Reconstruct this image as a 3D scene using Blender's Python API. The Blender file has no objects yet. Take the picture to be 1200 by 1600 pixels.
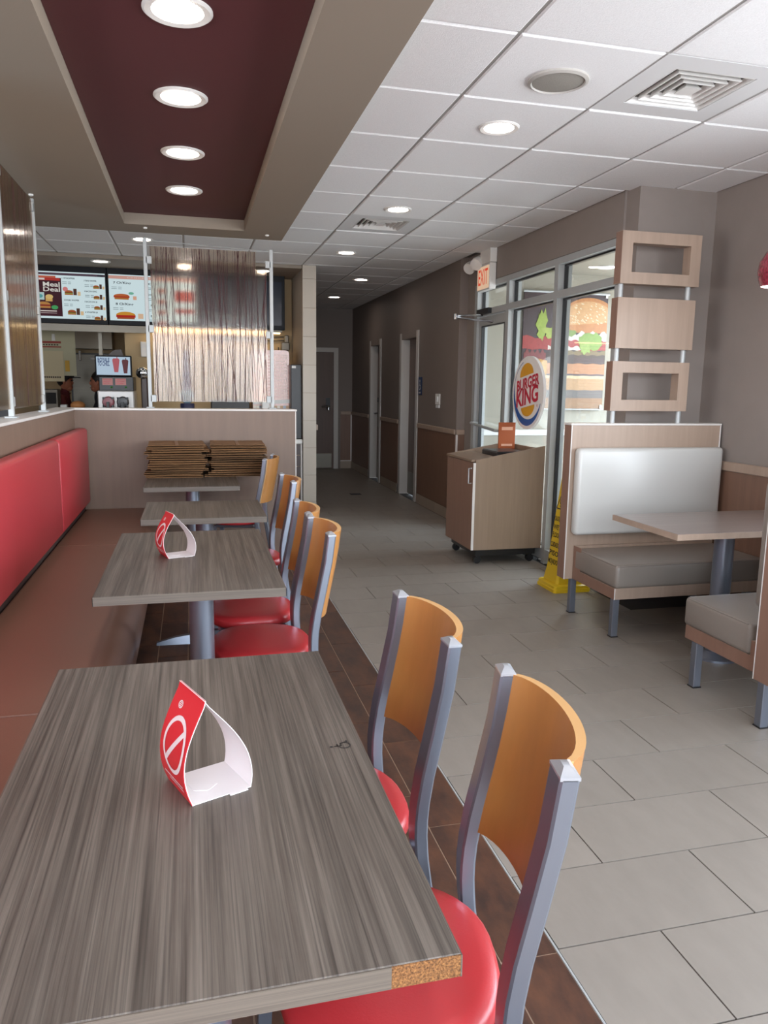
import bpy, bmesh, math, random
from mathutils import Vector, Matrix
random.seed(7)
sc = bpy.context.scene
COL = sc.collection
PI = math.pi

# ------------------------------------------------------------------ camera
cam_d = bpy.data.cameras.new('camera')
cam = bpy.data.objects.new('camera', cam_d); COL.objects.link(cam)
yaw, pitch, roll = 0.249688, -0.16551, 0.0143661
H = 1.41
fw = Vector((math.sin(yaw)*math.cos(pitch), math.cos(yaw)*math.cos(pitch), math.sin(pitch)))
rt = Vector((math.cos(yaw), -math.sin(yaw), 0)); up = rt.cross(fw)
r2 = rt*math.cos(roll)+up*math.sin(roll); u2 = -rt*math.sin(roll)+up*math.cos(roll)
cam.matrix_world = Matrix(((r2.x, u2.x, -fw.x, 0), (r2.y, u2.y, -fw.y, 0), (r2.z, u2.z, -fw.z, H), (0, 0, 0, 1)))
cam_d.sensor_fit = 'VERTICAL'; cam_d.sensor_height = 36.0
cam_d.lens = 1177.02/1600*36.0
cam_d.clip_start = 0.02; cam_d.clip_end = 200
sc.camera = cam

# ------------------------------------------------------------------ daylight, exposure
SKY = 16.0         # strength of the sky seen through the unseen front and side windows
LAMP = 45.0        # ceiling lamps
SCREEN = .88      # menu screens
sc.view_settings.view_transform = 'Standard'
sc.view_settings.look = 'None'
sc.view_settings.gamma = 1.0
sc.view_settings.use_curve_mapping = False
sc.view_settings.exposure = 0.0
sc.cycles.max_bounces = 14; sc.cycles.diffuse_bounces = 8; sc.cycles.use_denoising = True
w = bpy.data.worlds.new('sky'); sc.world = w; w.use_nodes = True
nt = w.node_tree; nt.nodes.clear()
wo = nt.nodes.new('ShaderNodeOutputWorld'); wb = nt.nodes.new('ShaderNodeBackground')
tc = nt.nodes.new('ShaderNodeTexCoord'); sp = nt.nodes.new('ShaderNodeSeparateXYZ'); rp = nt.nodes.new('ShaderNodeValToRGB')
nt.links.new(tc.outputs['Generated'], sp.inputs[0]); nt.links.new(sp.outputs['Z'], rp.inputs[0])
rp.color_ramp.elements[0].position = 0.0; rp.color_ramp.elements[0].color = (.56, .58, .61, 1)
rp.color_ramp.elements[1].position = 0.06; rp.color_ramp.elements[1].color = (.84, .92, 1.0, 1)
e = rp.color_ramp.elements.new(1.0); e.color = (.58, .76, 1.0, 1)
nt.links.new(rp.outputs[0], wb.inputs[0]); wb.inputs[1].default_value = SKY
nt.links.new(wb.outputs[0], wo.inputs[0])
def portal(loc, rot, sx, sy):
    d = bpy.data.lights.new('window_portal', 'AREA'); d.shape = 'RECTANGLE'; d.size = sx; d.size_y = sy
    d.cycles.is_portal = True
    o = bpy.data.objects.new('window_portal', d); COL.objects.link(o); o.location = loc; o.rotation_euler = rot
    o['kind'] = 'helper'
YF = -2.2          # front wall of the dining room, behind the camera
portal((0.2, YF-.02, 1.6), (PI/2, 0, 0), 5.6, 1.7)
portal((3.36, 0.65, 1.55), (0, PI/2, 0), 1.7, 4.8)
portal((4.62, 5.9, 1.25), (0, PI/2, 0), 2.4, 2.5)
portal((-4.1, 1.7, 1.55), (0, -PI/2, 0), 1.7, 3.6)

# ------------------------------------------------------------------ materials
def lin(c):
    if isinstance(c, str):
        c = [int(c[i:i+2], 16)/255 for i in (0, 2, 4)]
    return tuple((x/12.92 if x <= .04045 else ((x+.055)/1.055)**2.4) for x in c)
MATS = {}
def M(name, col, rough=.5, metal=0.0, spec=.5, var=None, bump=None, rand=0.0, col2=None, coat=0.0):
    """principled material; var=(scale xyz, amount, detail) mixes base towards col2 (or darker) by stretched noise"""
    if name in MATS: return MATS[name]
    m = bpy.data.materials.new(name); m.use_nodes = True; n = m.node_tree.nodes; l = m.node_tree.links
    p = n['Principled BSDF']; base = lin(col)
    p.inputs['Base Color'].default_value = (*base, 1); p.inputs['Roughness'].default_value = rough
    p.inputs['Metallic'].default_value = metal; p.inputs['Specular IOR Level'].default_value = spec
    p.inputs['Coat Weight'].default_value = coat
    src = None
    if var or bump or rand:
        tc = n.new('ShaderNodeTexCoord'); oi = n.new('ShaderNodeObjectInfo')
        ad = n.new('ShaderNodeVectorMath'); ad.operation = 'MULTIPLY_ADD'
        ad.inputs[1].default_value = (9.1, 7.3, 5.7)
        l.new(oi.outputs['Random'], ad.inputs[0]); l.new(tc.outputs['Object'], ad.inputs[2])
    if var:
        scl, amt, det = var
        mp = n.new('ShaderNodeMapping'); mp.inputs['Scale'].default_value = scl
        l.new(ad.outputs[0], mp.inputs[0])
        nz = n.new('ShaderNodeTexNoise'); nz.inputs['Scale'].default_value = 1.0; nz.inputs['Detail'].default_value = det
        nz.inputs['Roughness'].default_value = .65
        l.new(mp.outputs[0], nz.inputs['Vector'])
        cr = n.new('ShaderNodeValToRGB')
        c2 = lin(col2) if col2 else tuple(x*(1-amt) for x in base)
        cr.color_ramp.elements[0].position = .33; cr.color_ramp.elements[0].color = (*c2, 1)
        cr.color_ramp.elements[1].position = .67; cr.color_ramp.elements[1].color = (*base, 1)
        l.new(nz.outputs[0], cr.inputs[0]); src = cr.outputs[0]
    if rand:
        hs = n.new('ShaderNodeHueSaturation'); mr = n.new('ShaderNodeMapRange')
        mr.inputs['To Min'].default_value = 1-rand; mr.inputs['To Max'].default_value = 1+rand
        l.new(oi.outputs['Random'], mr.inputs[0]); l.new(mr.outputs[0], hs.inputs['Value'])
        if src: l.new(src, hs.inputs['Color'])
        else: hs.inputs['Color'].default_value = (*base, 1)
        src = hs.outputs[0]
    if src: l.new(src, p.inputs['Base Color'])
    if bump:
        b = n.new('ShaderNodeBump'); b.inputs['Strength'].default_value = bump[1]; b.inputs['Distance'].default_value = .004
        bz = n.new('ShaderNodeTexNoise'); bz.inputs['Scale'].default_value = bump[0]; bz.inputs['Detail'].default_value = 3
        l.new(ad.outputs[0], bz.inputs['Vector']); l.new(bz.outputs[0], b.inputs['Height']); l.new(b.outputs[0], p.inputs['Normal'])
    MATS[name] = m; return m
def EM(name, col, s):
    if name in MATS: return MATS[name]
    m = bpy.data.materials.new(name); m.use_nodes = True; n = m.node_tree.nodes; l = m.node_tree.links
    n.clear(); o = n.new('ShaderNodeOutputMaterial'); e = n.new('ShaderNodeEmission')
    e.inputs[0].default_value = (*lin(col), 1); e.inputs[1].default_value = s; l.new(e.outputs[0], o.inputs[0])
    MATS[name] = m; return m
def PANE(name, tint, gl=.07):
    m = bpy.data.materials.new(name); m.use_nodes = True; n = m.node_tree.nodes; l = m.node_tree.links
    n.clear(); o = n.new('ShaderNodeOutputMaterial'); t = n.new('ShaderNodeBsdfTransparent'); g = n.new('ShaderNodeBsdfGlossy')
    t.inputs[0].default_value = (*tint, 1); g.inputs['Roughness'].default_value = .02
    f = n.new('ShaderNodeLayerWeight'); f.inputs[0].default_value = .5
    pw = n.new('ShaderNodeMath'); pw.operation = 'POWER'; pw.inputs[1].default_value = 4.0; l.new(f.outputs['Facing'], pw.inputs[0])
    ma = n.new('ShaderNodeMath'); ma.operation = 'MULTIPLY_ADD'; ma.inputs[1].default_value = .6; ma.inputs[2].default_value = .04; l.new(pw.outputs[0], ma.inputs[0])
    mx = n.new('ShaderNodeMixShader'); l.new(ma.outputs[0], mx.inputs[0]); l.new(t.outputs[0], mx.inputs[1]); l.new(g.outputs[0], mx.inputs[2])
    l.new(mx.outputs[0], o.inputs[0]); MATS[name] = m; return m
def FROST(name, tint, rough):
    m = bpy.data.materials.new(name); m.use_nodes = True; n = m.node_tree.nodes; l = m.node_tree.links
    n.clear(); o = n.new('ShaderNodeOutputMaterial'); r = n.new('ShaderNodeBsdfRefraction'); g = n.new('ShaderNodeBsdfGlossy')
    r.inputs['Color'].default_value = (*tint, 1); r.inputs['Roughness'].default_value = rough; r.inputs['IOR'].default_value = 1.15
    g.inputs['Roughness'].default_value = .12
    f = n.new('ShaderNodeLayerWeight'); f.inputs[0].default_value = .5
    pw = n.new('ShaderNodeMath'); pw.operation = 'POWER'; pw.inputs[1].default_value = 4.0; l.new(f.outputs['Facing'], pw.inputs[0])
    ma = n.new('ShaderNodeMath'); ma.operation = 'MULTIPLY_ADD'; ma.inputs[1].default_value = .6; ma.inputs[2].default_value = .04; l.new(pw.outputs[0], ma.inputs[0])
    mx = n.new('ShaderNodeMixShader'); l.new(ma.outputs[0], mx.inputs[0]); l.new(r.outputs[0], mx.inputs[1]); l.new(g.outputs[0], mx.inputs[2])
    l.new(mx.outputs[0], o.inputs[0]); MATS[name] = m; return m

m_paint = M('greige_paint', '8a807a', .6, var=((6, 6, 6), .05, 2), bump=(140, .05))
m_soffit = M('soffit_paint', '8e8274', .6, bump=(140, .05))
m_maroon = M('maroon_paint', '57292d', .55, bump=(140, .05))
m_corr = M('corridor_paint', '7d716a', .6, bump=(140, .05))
m_tile_c = M('ceiling_tile', 'f0f0f0', .9, var=((160, 160, 160), .08, 2), bump=(220, .35), rand=.015)
m_rail_c = M('ceiling_rail', 'dadada', .5)
m_rail_shade = M('ceiling_rail_shaded', 'a8a6a2', .5)  # lengthwise rails: shadow put into a darker colour
m_plenum = M('plenum_board', '6a6864', .9)
m_floor = M('floor_tile', '8a8279', .42, var=((14, 5, 10), .10, 6), bump=(60, .05), rand=.035)
m_grout = M('grout_dark', '2e2b2a', .8)
m_plank = M('brown_plank_tile', '5a3826', .42, var=((13, 6, 13), .5, 7), col2='33201a', bump=(50, .1), rand=.14)
m_grout_l = M('grout_light', 'a28c79', .8)
m_lam = M('tan_laminate', 'a6907f', .42, var=((28, 28, 1.6), .12, 3))
m_lam_c = M('cart_laminate', '8d7865', .42, var=((28, 28, 1.6), .12, 3))
m_lam_b = M('brown_laminate', '7d5e4d', .42, var=((28, 28, 1.6), .14, 3))
m_lam_low = M('low_wall_laminate', '7c6556', .45, var=((16, 16, 1.2), .12, 3))
m_lam_side = M('laminate_side', '8a6a5a', .45, var=((28, 28, 1.6), .12, 3))
m_trimw = M('white_edge_strip', 'd9d4cf', .35)
m_table = M('zebra_laminate', '6f675f', .44, var=((75, 1.6, 75), .5, 7), col2='443c36')
def zebra():
    m = m_table; n = m.node_tree.nodes; l = m.node_tree.links; p = n['Principled BSDF']
    old = p.inputs['Base Color'].links[0].from_socket
    vec = [x for x in n if x.type == 'VECT_MATH'][0].outputs[0]
    for sc_x, lo, hi, fac in ((330, .30, 1.18, .75), (34, .62, 1.22, .55)):
        mp = n.new('ShaderNodeMapping'); mp.inputs['Scale'].default_value = (sc_x, 2.2 if sc_x > 100 else .5, 1)
        nz = n.new('ShaderNodeTexNoise'); nz.inputs['Scale'].default_value = 1; nz.inputs['Detail'].default_value = 4
        mr = n.new('ShaderNodeMapRange'); mr.inputs['From Min'].default_value = .28; mr.inputs['From Max'].default_value = .52; mr.inputs['To Min'].default_value = lo; mr.inputs['To Max'].default_value = 1.0 if sc_x > 100 else hi
        l.new(vec, mp.inputs[0]); l.new(mp.outputs[0], nz.inputs['Vector']); l.new(nz.outputs[0], mr.inputs[0])
        mx = n.new('ShaderNodeMix'); mx.data_type = 'RGBA'; mx.blend_type = 'MULTIPLY'; mx.inputs[0].default_value = fac
        l.new(old, mx.inputs[6]); l.new(mr.outputs[0], mx.inputs[7]); old = mx.outputs[2]
    l.new(old, p.inputs['Base Color'])
zebra()
m_edge = M('layered_edge_band', '6c6258', .45, var=((2.5, 2.5, 420), .35, 2))
m_chip = M('raw_particle_board', '9a6a3c', .95, var=((300, 300, 300), .5, 3), col2='4e3018', bump=(380, .8))
m_silver = M('silver_paint', '868c98', .3, .75)
m_cap = M('bare_cap', 'b9bcc2', .3, .6)
m_alu = M('brushed_aluminium', 'aeb1b1', .45, .3)
m_steel = M('stainless_steel', '7d786e', .4, .7, var=((3, 3, 60), .06, 2))
m_chrome = M('chrome', 'cfd2d6', .12, 1.0)
m_red = M('red_vinyl', 'ae343b', .36, bump=(260, .06))
m_redseat = M('red_seat_vinyl', 'ac2f33', .32, bump=(260, .06))
m_brownv = M('brown_vinyl', '775545', .42, bump=(260, .06))
m_taupe = M('taupe_vinyl', '847b73', .36, bump=(260, .05))
m_cream = M('cream_vinyl', 'c2c1bd', .28, bump=(260, .04))
m_maple = M('maple_veneer', 'a8723a', .36, var=((14, 14, 3), .14, 4), coat=.2)
m_ply = M('maple_edge', 'cfa068', .45, var=((3, 3, 300), .2, 2))
m_white = M('white_plastic', 'dedcd8', .4)
m_card = M('white_card', 'e2dcdc', .6)
m_redcard = M('red_card', 'cf2f36', .42)
m_black = M('black_plastic', '1b1b1e', .35)
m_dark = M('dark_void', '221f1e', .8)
m_kraft = M('kraft_cardboard', '86613d', .85, var=((8, 30, 8), .3, 4), rand=.28)
m_yellow = M('yellow_plastic', 'd6b41a', .45)
m_vest = M('vestibule_paint', '9a9486', .6, bump=(140, .04))
m_tan = M('tan_kitchen_wall', 'b8a078', .6)
m_coltile = M('column_tile', 'b8ad9e', .35, rand=.02)
m_btile = M('brown_counter_tile', '3f2a26', .3, rand=.05)
m_doorwood = M('brown_door', '5f463a', .4, var=((24, 24, 1.4), .16, 3))
m_frame = M('pale_door_frame', 'bdb8b2', .4)
m_base = M('base_tile', '9c8c7c', .4, rand=.03)
m_orange = M('orange_card', 'a05024', .5)
m_navy = M('navy_sign', '1c3358', .4)
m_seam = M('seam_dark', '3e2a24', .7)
m_skin = M('skin', 'ad6a4e', .5)
m_hair = M('black_hair', '17120f', .6)
m_uni = M('dark_uniform', '1d1d24', .8)
m_unired = M('maroon_uniform', '5c1c22', .8)
m_wood_t = M('booth_table_laminate', '857770', .3, var=((1.6, 60, 60), .25, 5), coat=.25)
m_lamp = EM('lamp_diffuser', 'fff1e6', LAMP)
m_pane = PANE('window_glass', (.93, .95, .95))
m_frost = FROST('frosted_resin', (.95, .89, .82), .21)
m_frost_b = FROST('brown_frosted_resin', (.86, .74, .62), .22)
m_twig = M('maroon_twigs', '4a1d22', .6)

# ------------------------------------------------------------------ mesh builder
TXT = {}
def text_geo(body, bold):
    k = (body, bold)
    if k not in TXT:
        cu = bpy.data.curves.new('txt', 'FONT'); cu.body = body; cu.size = 1; cu.align_x = 'CENTER'; cu.align_y = 'CENTER'
        cu.offset = bold; cu.resolution_u = 3
        o = bpy.data.objects.new('txt', cu); COL.objects.link(o)
        bpy.context.view_layer.update()
        me = bpy.data.meshes.new_from_object(o.evaluated_get(bpy.context.evaluated_depsgraph_get()))
        TXT[k] = ([tuple(v.co) for v in me.vertices], [tuple(p.vertices) for p in me.polygons])
        bpy.data.objects.remove(o); bpy.data.meshes.remove(me); bpy.data.curves.remove(cu)
    return TXT[k]
class MB:
    def __init__(s): s.v = []; s.f = []; s.mi = []; s.m = 0
    def add(s, vs, fs):
        o = len(s.v); s.v += [tuple(v) for v in vs]
        for f in fs: s.f.append(tuple(i+o for i in f)); s.mi.append(s.m)
        return s
    def box(s, x0, x1, y0, y1, z0, z1):
        return s.add([(x0,y0,z0),(x1,y0,z0),(x1,y1,z0),(x0,y1,z0),(x0,y0,z1),(x1,y0,z1),(x1,y1,z1),(x0,y1,z1)],
                     [(3,2,1,0),(4,5,6,7),(0,1,5,4),(1,2,6,5),(2,3,7,6),(3,0,4,7)])
    def bbox(s, x0, x1, y0, y1, z0, z1, b, seg=2, sel=None):
        bm = bmesh.new(); bmesh.ops.create_cube(bm, size=1)
        for v in bm.verts: v.co = Vector((x0 if v.co.x < 0 else x1, y0 if v.co.y < 0 else y1, z0 if v.co.z < 0 else z1))
        ed = [e for e in bm.edges if sel is None or sel((e.verts[0].co+e.verts[1].co)/2)]
        bmesh.ops.bevel(bm, geom=ed, offset=b, segments=seg, profile=.5, affect='EDGES')
        bm.verts.index_update(); s.add([v.co[:] for v in bm.verts], [[v.index for v in f.verts] for f in bm.faces]); bm.free(); return s
    def prism(s, poly, fn0, fn1):
        n = len(poly); vs = [fn0(*p) for p in poly]+[fn1(*p) for p in poly]
        return s.add(vs, [tuple(range(n))[::-1], tuple(range(n, 2*n))]+[(i, (i+1) % n, n+(i+1) % n, n+i) for i in range(n)])
    def ring(s, loops, close=True, capa=True, capb=True):
        n = len(loops[0]); o = [p for L in loops for p in L]; fs = []
        for k in range(len(loops)-1):
            for i in range(n if close else n-1):
                j = (i+1) % n; fs.append((k*n+i, k*n+j, (k+1)*n+j, (k+1)*n+i))
        if capa: fs.append(tuple(range(n))[::-1])
        if capb: fs.append(tuple(range((len(loops)-1)*n, len(loops)*n)))
        return s.add(o, fs)
    def cyl(s, c, r, z0, z1, n=20, r1=None):
        r1 = r if r1 is None else r1
        return s.ring([[(c[0]+q*math.cos(2*PI*i/n), c[1]+q*math.sin(2*PI*i/n), z) for i in range(n)] for q, z in ((r, z0), (r1, z1))])
    def lathe(s, c, prof, n=24, capa=True, capb=True):
        return s.ring([[(c[0]+q*math.cos(2*PI*i/n), c[1]+q*math.sin(2*PI*i/n), c[2]+z) for i in range(n)] for q, z in prof], True, capa, capb)
    def tube(s, pts, r, n=8):
        pts = [Vector(p) for p in pts]; L = []
        for i, p in enumerate(pts):
            d = (pts[min(i+1, len(pts)-1)]-pts[max(i-1, 0)]).normalized()
            a = d.cross(Vector((0, 0, 1)) if abs(d.z) < .9 else Vector((1, 0, 0))).normalized(); b = d.cross(a)
            q = r[i] if isinstance(r, (list, tuple)) else r
            L.append([tuple(p+a*q*math.cos(2*PI*k/n)+b*q*math.sin(2*PI*k/n)) for k in range(n)])
        return s.ring(L)
    def ell(s, c, r, n=16, m=10):
        return s.ring([[(c[0]+r[0]*math.sin(t)*math.cos(2*PI*i/n), c[1]+r[1]*math.sin(t)*math.sin(2*PI*i/n), c[2]-r[2]*math.cos(t)) for i in range(n)]
                       for t in [PI*(k+.02)/(m+.04) for k in range(m+1)]])
    def flat(s, poly, o, r, u):
        o, r, u = Vector(o), Vector(r), Vector(u)
        return s.add([tuple(o+r*a+u*b) for a, b in poly], [tuple(range(len(poly)))])
    def text(s, body, size, o, r, u, width=None, bold=.0):
        vs, fs = text_geo(body, bold); xs = [v[0] for v in vs]; k = size
        kx = k if width is None else width/max(1e-6, max(xs)-min(xs))
        o, r, u = Vector(o), Vector(r), Vector(u)
        return s.add([tuple(o+r*(v[0]*kx)+u*(v[1]*k)) for v in vs], fs)
    def mesh(s, name, mats, angle=35):
        me = bpy.data.meshes.new(name); me.from_pydata(s.v, [], s.f)
        for m in (mats if isinstance(mats, (list, tuple)) else [mats]): me.materials.append(m)
        if len(me.materials) > 1: me.polygons.foreach_set('material_index', s.mi)
        bm = bmesh.new(); bm.from_mesh(me)
        bmesh.ops.recalc_face_normals(bm, faces=[f for f in bm.faces])
        bm.to_mesh(me); bm.free()
        if angle:
            me.polygons.foreach_set('use_smooth', [True]*len(me.polygons)); me.set_sharp_from_angle(angle=math.radians(angle))
        me.update(); return me
    def build(s, name, mats, parent=None, loc=(0, 0, 0), rz=0, angle=35):
        o = bpy.data.objects.new(name, s.mesh(name, mats, angle)); COL.objects.link(o)
        o.location = loc; o.rotation_euler = (0, 0, rz)
        if parent: o.parent = parent
        return o
def arc(cx, cy, rx, ry, a0, a1, n): return [(cx+rx*math.cos(a0+(a1-a0)*i/n), cy+ry*math.sin(a0+(a1-a0)*i/n)) for i in range(n+1)]
def disc(cx, cy, rx, ry=None, n=28): return arc(cx, cy, rx, ry or rx, 0, 2*PI*(n-1)/n, n-1)
def tag(o, label=None, cat=None, group=None, kind=None):
    if label: o['label'] = label
    if cat: o['category'] = cat
    if group: o['group'] = group
    if kind: o['kind'] = kind
    return o
def thing(name, label, cat, loc=(0, 0, 0), rz=0, group=None):
    o = bpy.data.objects.new(name, None); COL.objects.link(o); o.location = loc; o.rotation_euler = (0, 0, rz); o.empty_display_size = .05
    return tag(o, label, cat, group)
def kids(o): return [c for c in bpy.data.objects if c.parent == o]
def copy_tree(o, parent=None):
    c = o.copy(); COL.objects.link(c)
    if parent: c.parent = parent
    for ch in list(o.children): copy_tree(ch, c)
    return c
def again(src, loc, rz, label, group=None):
    c = copy_tree(src); c.location = loc; c.rotation_euler = (0, 0, rz); c['label'] = label
    if group: c['group'] = group
    return c
def struct(name, mb, mats, parent=None, angle=35):
    o = mb.build(name, mats, parent, angle=angle)
    if not parent: o['kind'] = 'structure'
    return o
def raw(name, me, parent=None, loc=(0, 0, 0), rot=(0, 0, 0)):
    o = bpy.data.objects.new(name, me); COL.objects.link(o); o.location = loc; o.rotation_euler = rot
    if parent: o.parent = parent
    return o
ORD = ['lowest', 'second', 'third', 'fourth', 'fifth', 'sixth', 'seventh', 'eighth', 'ninth', 'tenth', 'eleventh', 'twelfth', 'thirteenth', 'fourteenth', 'fifteenth', 'sixteenth']

# ================================================================== STRUCTURE
ZC = 2.68; WX = 2.75; CX = 2.66; RX = 3.324; YW = 6.15; LX = -.865; YE = 12.75; CLX = 1.187; CRX = 1.333; YCOL = 8.33
# ---- floor
fl = MB().box(-4.0, 5.2, YF-.2, YE+.3, -.12, -.006)
floor = struct('floor', fl, m_grout)
g = MB().box(-.40, .862, YF, YW, -.0062, -.0022)
g.build('grout_bed', m_grout_l, floor)
tile_me = {}
def slab(key, w_, d_, t, mat):
    k = (key, round(w_, 3), round(d_, 3))
    if k not in tile_me: tile_me[k] = MB().box(-w_/2, w_/2, -d_/2, d_/2, -t, 0).mesh(key, mat, 0)
    return tile_me[k]
G = .0045
far = MB()
for r in range(-13, 39):
    y0 = 1.5465+.2925*r; y1 = y0+.2925
    off = 1.4613 if r % 2 == 0 else 1.1654
    xe = RX if y1 < 4.46 else (WX-.02 if y1 < 7.5 else CX-.015)
    xs0 = .8675 if y0 < 6.2 else -2.8
    x = off-.592*8
    while x < xe:
        a, b = max(x, xs0), min(x+.592, xe)
        if b-a > .03 and y0 < YE:
            if y0 < 7.9 and y0 > .3 and a > .8:
                raw('floor_tile', slab('floor_tile', b-a-G, .2925-G, .008, m_floor), floor, ((a+b)/2, (y0+y1)/2, 0))
            else: far.box(a+G/2, b-G/2, y0+G/2, min(y1, YE)-G/2, -.008, 0)
        x += .592
for i in range(5):          # vestibule floor beyond the glass
    for j in range(10):
        x0 = WX+.06+.592*i-.3*(j % 2); x1 = min(x0+.592, 4.6); x0 = max(x0, WX+.03)
        if x1-x0 > .02: far.box(x0+G/2, x1-G/2, 4.5+.2925*j+G/2, 4.5+.2925*(j+1)-G/2, -.008, 0)
o = far.build('far_floor_tiles', m_floor, floor, angle=0); o['kind'] = 'stuff'
for c in range(8):
    xb = .862-.1525*c; st = 1.536+.197*c
    k = int((.3-st)/.5975)-1
    while st+.5975*k < YW-.02:
        a = max(st+.5975*k, .2); b = min(st+.5975*(k+1), YW); k += 1
        if b-a > .03: raw('plank_tile', slab('plank_tile', .1525-.005, b-a-.005, .008, m_plank), floor, (xb-.07625, (a+b)/2, 0))
MB().box(.862, .8675, YF, YW, -.006, .0012).build('metal_strip', m_alu, floor)
# ---- perimeter walls
def wall_with_hole(name, mat, axis, at, t, u0, u1, holes, ztop=ZC+.06):
    """wall in plane axis=at; holes = [(ua,ub,za,zb)] sorted in u"""
    mb = MB(); cur = u0
    def put(a, b, z0, z1):
        if b-a < 1e-4 or z1-z0 < 1e-4: return
        if axis == 'x': mb.box(at, at+t, a, b, z0, z1)
        else: mb.box(a, b, at, at+t, z0, z1)
    for a, b, z0, z1 in holes:
        put(cur, a, 0, ztop); put(a, b, 0, z0); put(a, b, z1, ztop); cur = b
    put(cur, u1, 0, ztop)
    return struct(name, mb, mat)
wall_with_hole('wall_front', m_paint, 'y', YF-.12, .12, -4.0, RX+.12, [(-2.6, 3.0, .75, 2.45)])
wall_r = wall_with_hole('wall_right', m_paint, 'x', RX, .12, YF, 4.60, [(-1.75, 3.05, .7, 2.4)])
wall_with_hole('wall_left', m_paint, 'x', -4.12, .12, YF-.12, YE+.2, [(-.1, 3.5, .7, 2.4)])  # opening for the added daylight window
# pillar beside the glass (its face towards the dining room is 0.56 m wide)
struct('wall_pillar', MB().box(2.765, RX+.12, 4.45, 4.60, 0, ZC+.06), m_paint)
# header and sill above the shop-front glazing
struct('wall_header', MB().box(WX, WX+.12, 4.60, 7.45, 2.40, ZC+.06), m_paint)
# corridor wall with two recessed doors
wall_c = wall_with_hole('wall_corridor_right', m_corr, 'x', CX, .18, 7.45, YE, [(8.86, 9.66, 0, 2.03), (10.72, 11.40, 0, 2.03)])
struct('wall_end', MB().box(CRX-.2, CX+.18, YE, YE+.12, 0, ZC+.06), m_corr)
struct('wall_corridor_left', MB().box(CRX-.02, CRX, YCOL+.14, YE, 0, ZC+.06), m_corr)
struct('wall_corner', MB().box(WX, WX+.10, 7.22, 7.45, 0, 2.40), m_paint)
# vestibule shell
struct('wall_vestibule', MB().box(WX+.10, 4.7, 7.2, 7.3, 0, ZC), m_vest)
wall_with_hole('wall_outer', m_vest, 'x', 4.6, .1, 4.5, 7.25, [(4.7, 7.1, .1, 2.45)])
struct('wall_vestibule_near', MB().box(RX+.12, 4.6, 4.45, 4.6, 0, ZC), m_vest)
struct('ceiling_vestibule', MB().box(WX+.12, 4.7, 4.5, 7.3, 2.55, 2.62), m_vest)
# roof board above everything
struct('ceiling_slab', MB().box(-4.2, 5.2, YF-.2, YE+.3, 2.76, 2.84), m_plenum)
# wall behind the counter and the kitchen
struct('wall_service', MB().box(-.72, CLX, 9.25, 9.35, 0, 2.7).box(-2.8, -.72, 9.25, 9.35, 2.03, 2.7), m_tan)
struct('wall_service_side', MB().box(CLX, CRX-.02, YCOL+.10, 9.40, 0, ZC), m_soffit)
struct('wall_kitchen', MB().box(-3.9, .4, 11.6, 11.7, 0, ZC), m_tan)
struct('wall_kitchen_side', MB().box(-.72, -.64, 9.35, 11.6, 0, ZC), m_tan)
# ---- ceiling grid
ceil = struct('ceiling', MB().box(-4.0, RX, YF, YE, 2.70, 2.71), m_plenum)
GX, GY = 1.187, 2.757
special = {(1, 0): 'vent', (0, 5): 'vent'}
cme = {}
def ctile(w_, d_):
    k = (round(w_, 3), round(d_, 3))
    if k not in cme:
        b = .006
        mb = MB(); L = []
        for q, z in ((0, .020), (0, .004), (b, 0)):
            L.append([(-w_/2+q, -d_/2+q, z), (w_/2-q, -d_/2+q, z), (w_/2-q, d_/2-q, z), (-w_/2+q, d_/2-q, z)])
        cme[k] = mb.ring(L, True, False, True).mesh('ceiling_tile', m_tile_c, 0)
    return cme[k]
def far_ceiling(ix, iy): return (ix < -1 and iy < 6) or iy < -4
cf = MB()
for ix in range(-8, 4):
    for iy in range(-8, 17):
        x0, x1 = GX+.61*ix, GX+.61*(ix+1); y0, y1 = GY+.61*iy, GY+.61*(iy+1)
        x1 = min(x1, RX if y0 < 4.0 else (WX if y0 < 7 else CX))
        y1 = min(y1, YE if ix >= 0 else 8.35)
        if y0 >= 4.0 and y0 < 4.45 and ix == 3: continue
        if x1-x0 < .05 or y1-y0 < .05: continue
        if x0 > -1.7 and x1 < .75 and y1 < 6.36: continue      # under the soffit
        if (ix, iy) in special: continue
        gp = .0085
        if x0 > -1.4 and y0 > 1.4 and y0 < 11:
            raw('ceiling_tile', ctile(x1-x0-2*gp, y1-y0-2*gp), ceil, ((x0+x1)/2, (y0+y1)/2, 2.671))
        else: cf.box(x0+gp, x1-gp, y0+gp, y1-gp, 2.672, 2.69)
o = cf.build('outer_ceiling_tiles', m_tile_c, ceil, angle=0); o['kind'] = 'stuff'
for ix in range(-8, 5):
    x = GX+.61*ix
    if x < RX and x > -4: MB().box(x-.012, x+.012, YF, YE if x > CRX else 8.35, 2.678, 2.70).build('grid_rail', m_rail_shade, ceil)
for iy in range(-8, 17):
    y = GY+.61*iy
    xa = CRX if y > 8.4 else -4.0
    xb = RX if y < 4.4 else (WX if y < 7.4 else CX)
    if y < YE: MB().box(xa, xb, y-.012, y+.012, 2.679, 2.70).build('grid_rail', m_rail_c, ceil)
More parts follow.
